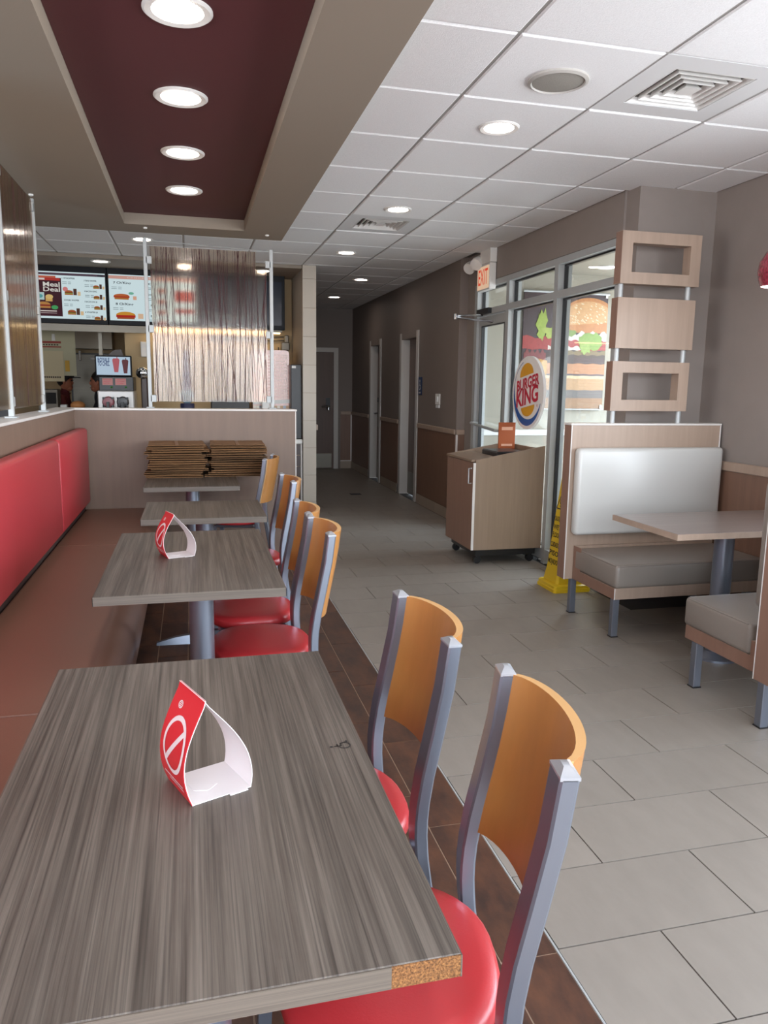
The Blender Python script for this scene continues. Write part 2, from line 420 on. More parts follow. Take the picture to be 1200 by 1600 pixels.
# soffit over the tables with its maroon recess
SZ = 2.55
s = MB()
s.box(-1.9, -.44, YF, 6.35, SZ, 2.70).box(.42, .735, YF, 6.35, SZ, 2.70).box(-.44, .42, 6.04, 6.35, SZ, 2.70).box(-.44, .42, YF, -1.6, SZ, 2.70)
soff = struct('ceiling_soffit', s, m_soffit)
MB().box(-.439, .419, -1.6, 6.039, 2.628, 2.66).build('maroon_recess', m_maroon, soff)
for (x, y) in ((.60, 6.14), (-.30, 6.14), (-.93, 5.31)):
    MB().lathe((x, y, SZ), [(.016, 0), (.014, -.008), (.004, -.012)], 12).build('screw_cap', m_white, soff)
# lowered strip over the service counter
struct('ceiling_service', MB().box(-3.9, CLX, 8.36, 9.30, 2.640, 2.675), m_soffit)
# ---- low partition walls
lw = MB().box(LX, .812, YW, YW+.13, 0, 1.198)
low = struct('wall_partition_back', lw, m_lam_low)
MB().bbox(LX-.001, .826, YW-.008, YW+.14, 1.198, 1.214, .003, 1).build('top_cap', m_trimw, low)
MB().box(.812, .820, YW-.004, YW+.134, 0, 1.198).build('end_strip', m_trimw, low)
low2 = struct('wall_partition_side', MB().box(LX-.14, LX, YF, YW+.13, 0, 1.198), m_lam_low)
MB().bbox(LX-.15, LX+.008, YF, YW+.14, 1.198, 1.214, .003, 1).build('top_cap', m_trimw, low2)
# ---- wainscot, chair rails, skirting
def rail(name, a, axis, at, lo, hi, z=(.925, .985), t=.022, mat=None):
    mb = MB()
    if axis == 'x': mb.bbox(at-t, at, lo, hi, z[0], z[1], .006, 1)
    else: mb.bbox(lo, hi, at-t, at, z[0], z[1], .006, 1)
    return struct(name, mb, mat or m_lam)
rail('trim_1', 0, 'x', RX, 3.06, 4.45, (.905, .965))
struct('trim_2', MB().box(RX-.008, RX, 3.05, 4.45, 0, .905).box(RX-.008, RX, YF, 3.0495, 0, .70), m_lam_b)
for i, (a, b) in enumerate(((7.45, 8.80), (9.72, 10.66), (11.46, YE))):
    rail('trim_%d' % (3+i), 0, 'x', CX, a, b, (.92, .975), mat=m_lam)
    struct('trim_%d' % (6+i), MB().box(CX-.008, CX, a, b, .12, .92), m_lam_b)
    b_ = struct('baseboard_%d' % (1+i), MB().box(CX-.010, CX, a, b, 0, .12), m_grout)
    yy = a
    while yy < b-.05:
        y2 = min(yy+.30, b); MB().box(CX-.016, CX-.009, yy+.002, y2-.002, .002, .118).build('base_tile', m_base, b_); yy += .30
rail('trim_9', 0, 'y', YE, 2.46, CX, (.92, .975)); struct('trim_10', MB().box(2.46, CX, YE-.008, YE, .13, .92), m_lam_b)
struct('trim_11', MB().box(2.635, 2.652, YE-.016, YE-.006, .13, .92).box(2.46, 2.652, YE-.016, YE-.006, .125, .14), m_trimw)
struct('baseboard_end', MB().box(2.46, CX, YE-.012, YE, 0, .125), m_base)
rail('trim_12', 0, 'y', 7.45, CX, WX, (.92, .975)); struct('trim_13', MB().box(CX, WX, 7.442, 7.45, .12, .92), m_lam_b)
struct('trim_14', MB().box(CX-.004, CX+.016, 7.434, 7.442, .70, .92), m_trimw)
rail('trim_15', 0, 'y', 7.2, WX+.1, 4.6, (.93, .99), mat=m_white); struct('trim_16', MB().box(WX+.1, 4.6, 7.192, 7.2, 0, .93), m_vest)
struct('trim_17', MB().box(CRX, CRX+.02, YCOL+.002, YE, .92, .975), m_lam)
struct('trim_18', MB().box(-2.8, -.45, 9.02, 9.06, 1.955, 2.03), m_steel)
# ---- tiled column at the corridor mouth
colm = struct('wall_column', MB().box(CLX+.004, CRX-.004, YCOL+.006, YCOL+.14, 0, ZC), m_grout_l)
for z in [-.185+.302*k for k in range(10)]:
    a, b = max(z, 0), min(z+.302, ZC)
    raw('wall_tile', MB().box(CLX, CRX, YCOL-.006, YCOL+.02, a+.002, b-.002).mesh('wall_tile', m_coltile, 0), colm)
# ---- corridor doors
def corridor_door(name, y0, y1, lever):
    d = struct(name, MB().box(CX+.10, CX+.14, y0+.03, y1-.03, .01, 2.0), m_doorwood)
    f = MB().box(CX-.012, CX+.16, y0-.055, y0+.03, 0, 2.08).box(CX-.012, CX+.16, y1-.03, y1+.055, 0, 2.08)
    f.build('door_frame', m_frame, d)
    MB().box(CX-.010, CX+.16, y0+.03, y1-.03, 2.0, 2.08).build('head_frame', m_corr, d)
    MB().box(CX+.096, CX+.10, y0+.06, y1-.06, .02, .30).build('kick_plate', m_steel, d)
    if lever:
        MB().box(CX+.092, CX+.10, y1-.12, y1-.06, .80, 1.16).build('lock_plate', m_steel, d)
        MB().tube([(CX+.095, y1-.09, 1.0), (CX+.03, y1-.09, 1.0), (CX+.025, y1-.20, 1.0)], .012).build('door_handle', m_chrome, d)
        MB().box(CX+.086, CX+.10, y1-.10, y1-.08, 1.17, 1.24).build('latch', m_black, d)
    return d
corridor_door('door_1', 8.90, 9.62, False)
corridor_door('door_2', 10.76, 11.36, True)
d3 = struct('door_3', MB().box(1.42, 2.335, YE-.03, YE-.005, .01, 1.96), m_doorwood)
MB().box(2.335, 2.41, YE-.045, YE-.001, 0, 1.96).box(1.34, 2.41, YE-.045, YE-.001, 1.96, 2.03).box(1.34, 1.42, YE-.045, YE-.001, 0, 1.96).build('door_frame', m_frame, d3)
MB().box(1.46, 2.30, YE-.034, YE-.03, .02, .26).build('kick_plate', m_steel, d3)
MB().box(2.20, 2.27, YE-.045, YE-.03, 1.02, 1.20).build('lock_plate', m_black, d3)
MB().tube([(2.235, YE-.03, 1.06), (2.235, YE-.10, 1.06), (2.12, YE-.10, 1.06)], .016).cyl((2.24, YE-.07), .03, 1.0, 1.05, 12).build('door_handle', m_chrome, d3)
# ---- shop-front glazing between dining room and vestibule
D = .11
win = struct('window_1', MB().box(WX-.005, WX+D, 4.60, 7.24, 2.345, 2.395), m_alu)
def member(mb, nm='window_frame', par=None, mat=None): return mb.build(nm, mat or m_alu, par or win)
member(MB().box(WX-.005, WX+D, 4.60, 7.24, 2.095, 2.15), 'transom_bar')
member(MB().box(WX-.005, WX+D, 4.60, 6.46, .03, .12), 'sill_bar')
for y0, y1, zt, z0 in ((5.475, 5.535, 2.36, .0), (6.40, 6.465, 2.36, .0), (7.17, 7.24, 2.36, .0), (4.60, 4.65, 2.36, .0)):
    member(MB().box(WX-.006, WX+D, y0, y1, z0, zt), 'mullion')
gk = MB()
for y0, y1 in ((4.65, 5.475), (5.535, 6.40), (6.465, 7.17)):
    for z0, z1 in ((.12, 2.095), (2.15, 2.345)):
        if y0 > 6.4 and z0 < 1: continue
        w_ = .012
        gk.box(WX+.045, WX+.075, y0, y0+w_, z0, z1).box(WX+.045, WX+.075, y1-w_, y1, z0, z1).box(WX+.045, WX+.075, y0, y1, z0, z0+w_).box(WX+.045, WX+.075, y0, y1, z1-w_, z1)
        MB().box(WX+.057, WX+.063, y0+.002, y1-.002, z0+.002, z1-.002).build('glass_pane', m_pane, win)
gk.build('black_gasket', m_black, win)
# glazed entrance door in that wall
d4 = struct('door_4', MB().box(WX+.02, WX+.065, 6.47, 6.535, .02, 2.085).box(WX+.02, WX+.065, 7.10, 7.165, .02, 2.085)
            .box(WX+.02, WX+.065, 6.535, 7.10, 2.0, 2.085).box(WX+.02, WX+.065, 6.535, 7.10, .02, .22), m_alu)
MB().box(WX+.038, WX+.046, 6.535, 7.10, .22, 2.0).build('glass_pane', m_pane, d4)
MB().box(WX+.018, WX+.05, 6.535, 6.545, .22, 2.0).box(WX+.018, WX+.05, 7.09, 7.10, .22, 2.0).box(WX+.018, WX+.05, 6.535, 7.10, 1.99, 2.0).build('black_gasket', m_black, d4)
MB().tube([(WX+.02, 7.13, 1.06), (WX-.05, 7.13, 1.06), (WX-.05, 6.50, 1.02), (WX+.02, 6.50, 1.02)], .014).build('door_handle', m_alu, d4)
cl = MB().box(WX-.04, WX+.01, 6.80, 7.10, 2.10, 2.15); cl = cl.build('door_closer', m_black, d4)
MB().tube([(WX-.02, 6.98, 2.095), (2.47, 7.02, 2.085)], .010).tube([(2.47, 7.02, 2.065), (2.755, 6.78, 2.02)], .010).cyl((2.47, 7.02), .016, 2.05, 2.10, 10).build('closer_arm', m_chrome, cl)
# frames of the unseen daylight windows behind and beside the camera
def bay(name, axis, at, u0, u1, z0, z1, n):
    mb = MB()
    for i in range(n+1):
        u = u0+(u1-u0)*i/n
        if axis == 'x': mb.box(at, at+.08, u-.03, u+.03, z0, z1)
        else: mb.box(u-.03, u+.03, at, at+.08, z0, z1)
    for z in (z0+.025, z1-.025):
        if axis == 'x': mb.box(at, at+.08, u0, u1, z-.025, z+.025)
        else: mb.box(u0, u1, at, at+.08, z-.025, z+.025)
    return struct(name, mb, m_alu)
bay('window_2', 'y', YF-.10, -2.6, 3.0, .75, 2.45, 4)
bay('window_3', 'x', RX+.02, -1.75, 3.05, .7, 2.4, 3)
bay('added_window_5', 'x', -4.10, -.1, 3.5, .7, 2.4, 3)  # unseen window added to brighten the rear ceiling and the walls opposite
bay('window_4', 'x', 4.61, 4.7, 7.1, .1, 2.45, 2)

# ================================================================== CEILING THINGS
def downlight(name, loc, R, label, group, em=None):
    t = thing(name, label, 'ceiling light', loc, 0, group)
    MB().lathe((0, 0, 0), [(R, .004), (R, -.004), (R*.93, -.010), (R*.74, -.006), (R*.70, .002)], 36, False, False).build('trim_ring', m_white, t)
    MB().lathe((0, 0, .0), [(R*.71, -.001), (R*.4, -.004), (.004, -.005)], 36, False, True).build('diffuser', em or m_lamp, t)
    return t
rec = downlight('recessed_light', (-.01, 2.82, 2.628), .115, 'round ceiling lamp in the maroon recess, largest of the row nearest the camera', 'lamps in the maroon recess')
recl = ['second round lamp along the maroon recess, behind the largest one', 'third round lamp along the maroon recess counted from the camera end', 'round lamp at the far end of the maroon recess, smallest of its row']
for y, lb in zip((3.61, 4.43, 5.25), recl): again(rec, (-.01, y, 2.628), 0, lb)
for y in (2.0, 1.2, .4): again(rec, (-.01, y, 2.628), 0, 'round lamp of the maroon recess above the camera, %s from the front wall' % {2.0: 'third', 1.2: 'second', .4: 'first'}[y])
dl = downlight('ceiling_downlight', (1.50, 3.705, 2.672), .10, 'round downlight in a white ceiling tile next to the round speaker', 'downlights in the white tile ceiling')
for x, y, lb in ((1.483, 5.531, 'round downlight in the white tiles just before the square grille over the aisle'),
                 (1.479, 7.411, 'round downlight in the white tiles beyond the grille, before the tiled column'),
                 (2.014, 9.181, 'round downlight in the dim corridor ceiling, first inside the corridor'),
                 (2.037, 11.088, 'round downlight deepest in the corridor, above the end door'),
                 (-.388, 7.337, 'round downlight in the white tiles behind the soffit, above the twig panel post')):
    again(dl, (x, y, 2.672), 0, lb)
for x, y, lb in ((1.5, 1.7, 'round downlight over the aisle just before the picture begins'),
                 (1.5, -.3, 'round downlight over the aisle near the front windows'),
                 (2.7, 1.0, 'round downlight over the booth side near the side windows'),
                 (-2.6, 3.0, 'round downlight in the room behind the side partition, near its added window'),
                 (-2.6, 6.6, 'round downlight behind the side partition, before the service counter')):
    again(dl, (x, y, 2.672), 0, lb)
sl = downlight('counter_light', (-.872, 8.561, 2.640), .10, 'round counter light in front of the menu screens, above the meal deal screen', 'lights over the service counter', EM('counter_diffuser', 'fff0e0', 14))
again(sl, (-.036, 8.619, 2.640), 0, 'round counter light glowing through the top of the twig panel')
again(sl, (.798, 8.654, 2.640), 0, 'round counter light beside the aisle-side post of the twig panel')
again(sl, (-1.70, 8.56, 2.640), 0, 'round counter light hidden behind the side partition panel')
kl = downlight('kitchen_light', (-1.3, 10.6, 2.55), .14, 'kitchen ceiling lamp out of sight above the fryers', None, EM('kitchen_diffuser', 'ffdcae', 16))
MB().cyl((0, 0), .16, .003, .13, 20).build('housing', m_white, kl)
vl = downlight('vestibule_light', (3.84, 6.65, 2.548), .10, 'round vestibule light seen through the glass above the burger poster', None)
# speaker
t = thing('ceiling_speaker', 'round grey ceiling speaker grille in a white tile before the downlight', 'speaker', (1.509, 3.10, 2.671))
MB().lathe((0, 0, 0), [(.125, .003), (.125, -.008), (.112, -.014), (.108, -.008)], 36, False, False).build('rim', M('speaker_rim', 'b4b0aa', .5), t)
MB().lathe((0, 0, 0), [(.109, -.008), (.06, -.013), (.004, -.014)], 36, False, True).build('grille', M('speaker_mesh', '9c9890', .7, var=((400, 400, 400), .2, 1)), t)
# air diffusers
def diffuser(loc, label):
    t = thing('ceiling_vent', label, 'vent', loc, 0, 'square ceiling air grilles')
    p = MB()
    a, b = .298, .192
    for q in (((-a, -a), (a, -a), (b, -b), (-b, -b)), ((a, -a), (a, a), (b, b), (b, -b)), ((a, a), (-a, a), (-b, b), (b, b)), ((-a, a), (-a, -a), (-b, -b), (-b, b))):
        p.prism(q, lambda x, y: (x, y, 0), lambda x, y: (x, y, .02))
    p.build('face_plate', m_rail_c, t)
    MB().box(-.2, .2, -.2, .2, .075, .08).box(-.205, -.2, -.2, .2, .021, .075).box(.2, .205, -.2, .2, .021, .075).box(-.2, .2, -.205, -.2, .021, .075).box(-.2, .2, .2, .205, .021, .075).build('duct_box', m_dark, t)
    for k in range(5):
        o_, i_ = .192-.037*k, .192-.037*k-.034
        sqr = lambda q, z: [(sx*q, sy*q, z) for sx, sy in ((-1, -1), (1, -1), (1, 1), (-1, 1))]
        L = [sqr(o_-.004, .002), sqr(i_+.006, .060), sqr(i_+.004, .060), sqr(o_-.009, .001)]
        if k == 4:
            L = [sqr(.040, .000), sqr(.004, .050)]
            MB().ring(L).build('louver', m_white, t); continue
        MB().ring(L+[L[0]], True, False, False).build('louver', m_white, t)
    MB().box(-.19, .19, -.006, .006, .05, .06).box(-.006, .006, -.19, .19, .05, .06).build('cross_brace', m_steel, t)
    return t
v1 = diffuser((2.100, 3.066, 2.676), 'large square air grille above the booth, beside the round speaker')
again(v1, (1.492, 6.112, 2.676), 0, 'square air grille over the aisle between two downlights')

# ================================================================== DINING TABLES
def table(x0, x1, y0, y1, name, label, top_m=m_table, legy=None, z=.74, th=.031, rz=0, chip=False, wheel=False, legx=None):
    cx, cy = (x0+x1)/2, (y0+y1)/2; hx, hy = (x1-x0)/2, (y1-y0)/2
    t = thing(name, label, 'table', (cx, cy, 0), rz)
    tp = MB().bbox(-hx+.0015, hx-.0015, -hy+.0015, hy-.0015, z-th, z, .0015, 1).build('tabletop', top_m, t)
    e = MB(); ed = .0018; z0, z1 = z-th+.0008, z-.0012
    xr = hx-.088 if chip else hx
    e.box(-hx, xr, -hy, -hy+ed, z0, z1).box(-hx, hx, hy-ed, hy, z0, z1).box(-hx, -hx+ed, -hy, hy, z0, z1).box(hx-ed, hx, -hy, hy, z0, z1)
    e.build('edge_band', m_edge, tp, angle=0)
    if chip: MB().box(hx-.088, hx-.002, -hy+.0003, -hy+.004, z0, z1).build('chipped_edge', m_chip, tp)['label'] = 'bare brown particle board where the edge band is missing'
    lx = 0 if legx is None else legx-cx; ly = 0 if legy is None else legy-cy
    two = hy > .5 and legy is None
    for py in ((-hy+.155, hy-.155) if two else (ly,)):
        pr_ = .042 if two else .047
        MB().cyl((lx, py), pr_, .03, z-th-.012, 28).build('pedestal', m_silver, t)
        MB().lathe((lx, py, 0), [(.10, z-th), (.10, z-th-.008), (.055, z-th-.014)], 24).build('mounting_plate', m_black, t)
        if two:
            MB().lathe((lx, py, 0), [(.12, 0), (.12, .012), (.07, .035), (.045, .045)], 28).build('foot', m_silver, t); continue
        b = MB().lathe((lx, py, 0), [(.075, .045), (.06, .075), (.05, .08)], 24)
        for k in range(4):
            a = k*PI/2; c_, s_ = math.cos(a), math.sin(a); L = 0.27
            loops = []
            for r_, zt, w_ in [(.03, .055, .032), (L*.6, .040, .026), (L, .012, .020)]:
                loops.append([(lx+c_*r_-s_*q, py+s_*r_+c_*q, zz) for q, zz in ((-w_, .0), (w_, .0), (w_*.6, zt), (-w_*.6, zt))])
            b.ring(loops)
        b.build('foot', m_silver, t)
    if wheel:
        wb = MB(); O = (wheel[0]-cx, wheel[1]-cy, z+.0006); r, u = (0, 1, 0), (-1, 0, 0)
        q = .0215
        seg = lambda a, b_, w_=.0016: wb.flat([(a[0]+w_*(b_[1]-a[1])/math.dist(a, b_), a[1]-w_*(b_[0]-a[0])/math.dist(a, b_)), (b_[0]+w_*(b_[1]-a[1])/math.dist(a, b_), b_[1]-w_*(b_[0]-a[0])/math.dist(a, b_)),
                                               (b_[0]-w_*(b_[1]-a[1])/math.dist(a, b_), b_[1]+w_*(b_[0]-a[0])/math.dist(a, b_)), (a[0]-w_*(b_[1]-a[1])/math.dist(a, b_), a[1]+w_*(b_[0]-a[0])/math.dist(a, b_))], O, r, u)
        o1 = arc(0, -.004, .0125, .0125, PI*.62, PI*1.98, 14); i1 = arc(0, -.004, .0098, .0098, PI*.62, PI*1.98, 14)
        for k in range(14): wb.flat([o1[k], o1[k+1], i1[k+1], i1[k]], O, r, u)
        seg((-.002, .016), (-.001, .002)); seg((-.001, .002), (.009, .002)); seg((.009, .002), (.014, -.012)); seg((.014, -.012), (.019, -.010)); seg((-.002, .009), (.007, .009))
        wb.flat(disc(-.002, .021, .0032, n=12), O, r, u)
        wb.build('wheelchair_symbol', m_black, tp)
    return t
table(-.3215, .2975, .7535, 1.827, 'dining_table', 'long grey-brown wood-grain table nearest the camera with a chipped corner', chip=True, wheel=(.258, 1.306))
table(-.3215, .2915, 2.450, 3.516, 'dining_table', 'long grey-brown wood-grain table bearing the smaller red table tent', wheel=(.256, 3.02), legx=.014)
table(-.262, .362, 3.85, 4.44, 'dining_table', 'small square wood-grain table with nothing on it, before the cardboard table', legx=.05, legy=4.12)
table(-.319, .300, 5.06, 6.13, 'dining_table', 'wood-grain table against the back partition under the cardboard piles', legy=5.36)

# ================================================================== TABLE TENTS
def tent(name, label, loc, rz, wd=.104, dp=.105, h=.172, lean=.026, bulge=.022):
    t = thing(name, label, 'table sign', loc, rz)
    N = 16
    def prof(k):                       # half arch: param 0 at base .. 1 at apex, returns (distance from centre, z)
        b = 4*k*(1-k)
        return (wd/2*(1-k**1.35)+bulge*math.sin(PI*min(1, k*1.05))*(1-k*.35), h*k)
    th = .0012
    def shell(side, off=0.0, d0=-dp/2, d1=dp/2, k0=0, k1=1, n=N):
        o = []
        for i in range(n+1):
            x, z = prof(k0+(k1-k0)*i/n); o.append((side*(x+off)-lean*(z/h)**1.15, z))
        return o
    def sheet(side, mat, nm):
        o = shell(side, 0); i_ = shell(side, -th); mb = MB()
        pl = o+i_[::-1]
        L = [[(x, y, z) for x, z in pl] for y in (-dp/2, dp/2)]
        mb.ring(L); return mb.build(nm, mat, t)
    red = sheet(-1, m_redcard, 'printed_panel'); sheet(-1, m_card, 'inner_face').location = (.0012, 0, -.0004)
    sheet(1, m_card, 'white_panel')
    b = MB().box(-wd/2, wd/2, -dp/2, dp/2, .0, .0014); b.prism(arc(-.012, 0, .024, .024, PI/6, PI/6+5*PI/3, 5), lambda x, y: (x, y, .0014), lambda x, y: (x, y, .0020))
    b.box(.012, .044, -dp/2-.006, -dp/2, 0, .0014)
    b.build('base_flap', m_card, t)
    # printing on the curved red face: (a along depth, k along height)
    P = lambda a, k: (-(prof(k)[0]+.0007)-lean*k**1.15, -a, prof(k)[1]+.0003)
    pr = MB()
    def band(pts_o, pts_i):
        for q in range(len(pts_o)-1): pr.add([P(*pts_o[q]), P(*pts_o[q+1]), P(*pts_i[q+1]), P(*pts_i[q])], [(0, 1, 2, 3)])
    cx_, ck, ra, rk = .004, .50, .042, .27
    co = [(cx_+ra*math.cos(2*PI*i/40), ck+rk*math.sin(2*PI*i/40)) for i in range(41)]
    ci = [(cx_+(ra-.007)*math.cos(2*PI*i/40), ck+(rk-.045)*math.sin(2*PI*i/40)) for i in range(41)]
    band(co, ci)
    sl_o = [(cx_-.027+.054*i/10-.003, ck-.17+.34*i/10+.020) for i in range(11)]; sl_i = [(cx_-.027+.054*i/10+.003, ck-.17+.34*i/10-.020) for i in range(11)]
    band(sl_o, sl_i)
    em = [(-.018+.008*math.cos(2*PI*i/16), .84+.035*math.sin(2*PI*i/16)) for i in range(17)]
    emi = [(-.018+.006*math.cos(2*PI*i/16), .84+.026*math.sin(2*PI*i/16)) for i in range(17)]
    band(em, emi)
    for kk in (.825, .84, .855): band([(-.023, kk+.004), (-.013, kk+.004)], [(-.023, kk-.004), (-.013, kk-.004)])
    for kk, n_ in ((.165, 14), (.125, 11)):
        for q in range(n_):
            a0 = .040-.0056*q; band([(a0, kk+.010), (a0-.004*random.uniform(.7, 1), kk+.010)], [(a0, kk-.010), (a0-.004, kk-.010)])
    pr.build('white_print', m_card, red)
    return t
tent('table_tent', 'red and white no-entry table tent on the table nearest the camera', (.012, 1.222, .7405), math.radians(22))
tent('table_tent', 'red and white table tent on the second table, far from the camera', (-.070, 3.020, .7405), math.radians(19), dp=.10, bulge=.030)

# ================================================================== CHAIRS
def post_x(z):
    pts = [(0, .285), (.12, .264), (.226, .245), (.33, .226), (.42, .213), (.487, .209), (.54, .213), (.60, .222), (.69, .241), (.79, .261), (.89, .274)]
    for (a, xa), (b, xb) in zip(pts, pts[1:]):
        if z <= b:
            k = (z-a)/(b-a); return xa+(xb-xa)*k
    return pts[-1][1]
def make_chair(label):
    t = thing('dining_chair', label, 'chair', (0, 0, 0), 0, 'red seated dining chairs')
    # seat: rounded waterfall pad, front towards -x
    N = 40; loops = []
    def outline(sh):
        o = []
        for i in range(N):
            a = 2*PI*i/N; c_, s_ = math.cos(a), math.sin(a)
            ex = 2.5
            x = (abs(c_)**(2/ex))*(1 if c_ > 0 else -1); y = (abs(s_)**(2/ex))*(1 if s_ > 0 else -1)
            wx = .187; wy = .200-.012*x
            o.append((x*(wx-sh)+.048, y*(wy-sh)))
        return o
    for sh, z in ((.030, .412), (.006, .415), (.0, .428), (.003, .446), (.012, .455), (.035, .460), (.095, .462)):
        loops.append([(x, y, z) for x, y in outline(sh)])
    MB().ring(loops).build('seat', m_redseat, t, angle=60)
    MB().bbox(-.10, .19, -.15, .15, .388, .413, .01, 1).build('seat_frame', m_silver, t)
    for s_ in (-1, 1):
        zs = [0, .06, .12, .18, .226, .27, .32, .36, .41, .44, .47, .505, .54, .585, .60, .64, .69, .74, .79, .84, .885]
        loops = []
        for z in zs:
            x = post_x(z); dx, dy, c = .0145, .0265, .004
            y = s_*.187
            loops.append([(x-dx, y-dy+c, z), (x-dx+c, y-dy, z), (x+dx-c, y-dy, z), (x+dx, y-dy+c, z), (x+dx, y+dy-c, z), (x+dx-c, y+dy, z), (x-dx+c, y+dy, z), (x-dx, y+dy-c, z)])
        leg = MB().ring(loops).build('rear_leg', m_silver, t)
        x = post_x(.885); cp = []
        for k, z in ((1.0, .884), (1.0, .889), (.35, .8975)):
            cp.append([(x+a*.0145*k, s_*.187+b*.0265*k, z) for a, b in ((-1, -1), (1, -1), (1, 1), (-1, 1))])
        MB().ring(cp).build('post_cap', m_cap, leg)
        fl_ = []
        for z, x in ((0, -.118), (.2, -.110), (.40, -.104)):
            fl_.append([(x-.0145, s_*.130-.0145, z), (x+.0145, s_*.130-.0145, z), (x+.0145, s_*.130+.0145, z), (x-.0145, s_*.130+.0145, z)])
        MB().ring(fl_).build('front_leg', m_silver, t)
    # bowed wooden back between the posts
    n = 18; front = []; back = []
    zlo = lambda q: .555; zhi = lambda q: .838
    Zs = [.572, .63, .69, .75, .82, .888]
    gf, gb = [], []
    for j, z in enumerate(Zs):
        rf, rb = [], []
        for i in range(n+1):
            q = -1+2*i/n; bow = .072*math.sqrt(max(0, 1-(q*.96)**2))
            x = post_x(z)+.002+bow-.018; y = q*.165
            rf.append((x, y, z)); rb.append((x+.0145+.002*bow/.07, y, z))
        gf.append(rf); gb.append(rb)
    mb = MB(); W = n+1
    vs = [p for r in gf for p in r]+[p for r in gb for p in r]; K = W*len(Zs); fs = []
    for j in range(len(Zs)-1):
        for i in range(n):
            fs.append((j*W+i, j*W+i+1, (j+1)*W+i+1, (j+1)*W+i)); fs.append((K+j*W+i, K+(j+1)*W+i, K+(j+1)*W+i+1, K+j*W+i+1))
    mb.add(vs, fs); mb.m = 1
    mb2 = []
    for i in range(n):
        mb2.append((i, i+1, K+i+1, K+i)); q = (len(Zs)-1)*W; mb2.append((q+i, K+q+i, K+q+i+1, q+i+1))
    for j in range(len(Zs)-1):
        mb2.append((j*W, (j+1)*W, K+(j+1)*W, K+j*W)); mb2.append((j*W+n, K+j*W+n, K+(j+1)*W+n, (j+1)*W+n))
    for f in mb2: mb.f.append(f); mb.mi.append(1)
    mb.build('backrest', [m_maple, m_ply], t)
    return t
ch = make_chair('red seated wooden backed chair nearest the camera, by the chipped table corner')
def place(o, near, far):      # world points of the two post tops
    dx, dy = far[0]-near[0], far[1]-near[1]; a = math.atan2(-dx, dy)
    mx, my = (near[0]+far[0])/2, (near[1]+far[1])/2
    o.rotation_euler = (0, 0, a); o.location = (mx-math.cos(a)*.274, my-math.sin(a)*.274, 0)
place(ch, (.490, .878), (.560, 1.252))
for lb, a, b in (('red seated chair at the far end of the chipped table, second from the camera', (.511, 1.412), (.505, 1.80)),
                 ('red seated chair at the second table, the one further along beside the tent', (.468, 2.595), (.452, 2.970)),
                 ('red seated chair just past the second table, half hidden by the chair before it', (.455, 3.035), (.457, 3.410)),
                 ('red seated chair between the bare small table and the cardboard table', (.527, 4.07), (.506, 4.44)),
                 ('turned chair by the cardboard pile showing the outside of its wooden back', (.490, 5.34), (.582, 5.70))):
    c = copy_tree(ch); c['label'] = lb; place(c, a, b)

# ================================================================== RED BANQUETTE
bq = thing('banquette', 'long wall bench with red backrests and a brown seat along the partition', 'bench', (LX+.010, 0, 0))
BY0 = -1.2
ys = [(BY0, 2.28), (2.28, 4.74), (4.74, 6.13)]
for a, b in ys:
    P_ = [(.05, .30), (.05, .44)]+[(.60-.10+.10*math.sin(t), .44-.13+.13*math.cos(t)) for t in [PI/2*i/7 for i in range(8)]]+[(.598, .24), (.55, .20), (.05, .20)]
    mb = MB(); L = []
    for y, in_ in ((a+.002, .006), (a+.006, 0), (b-.006, 0), (b-.002, .006)):
        L.append([(x-(in_ if x > .3 else 0), y, z-(in_ if z > .25 else 0)) for x, z in P_])
    mb.ring(L).build('seat_cushion', m_brownv, bq, angle=50)
for a, b in ((BY0, 2.36), (2.36, 4.82), (4.82, 6.10)):
    MB().bbox(.0, .085, a+.003, b-.003, .495, 1.068, .026, 3).build('back_cushion', m_red, bq, angle=60)
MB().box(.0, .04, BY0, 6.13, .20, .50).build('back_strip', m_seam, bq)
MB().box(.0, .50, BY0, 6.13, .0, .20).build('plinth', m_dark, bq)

# ================================================================== CARDBOARD PILES
def flat_box(seed):
    rnd = random.Random(seed); mb = MB()
    w_, d_ = .200, .225
    for lay in (0, 1):
        z0 = .0005+.0085*lay; t_ = .0035; n = 6
        top, bot = [], []
        for j in range(n+1):
            for i in range(n+1):
                x = -w_+2*w_*i/n; y = -d_+2*d_*j/n
                z = z0+.0012*math.sin(3.1*x/w_+seed+lay)*math.cos(2.3*y/d_+seed*2)+(.003*lay*(abs(y)/d_)**3)
                top.append((x, y, z+t_)); bot.append((x, y, z))
        K = (n+1)**2; fs = []
        for j in range(n):
            for i in range(n):
                a = j*(n+1)+i; fs += [(a, a+1, a+n+2, a+n+1), (K+a, K+a+n+1, K+a+n+2, K+a+1)]
        for i in range(n):
            a = i; fs.append((a, K+a, K+a+1, a+1)); a = n*(n+1)+i; fs.append((a, a+1, K+a+1, K+a))
            a = i*(n+1); fs.append((a, a+n+1, K+a+n+1, K+a)); a = i*(n+1)+n; fs.append((a, K+a, K+a+n+1, a+n+1))
        mb.add(top+bot, fs)
    for i in range(3):                                     # folded rim on the front edge
        pass
    return mb.mesh('flattened_box', m_kraft, 30)
fb = [flat_box(k) for k in range(5)]
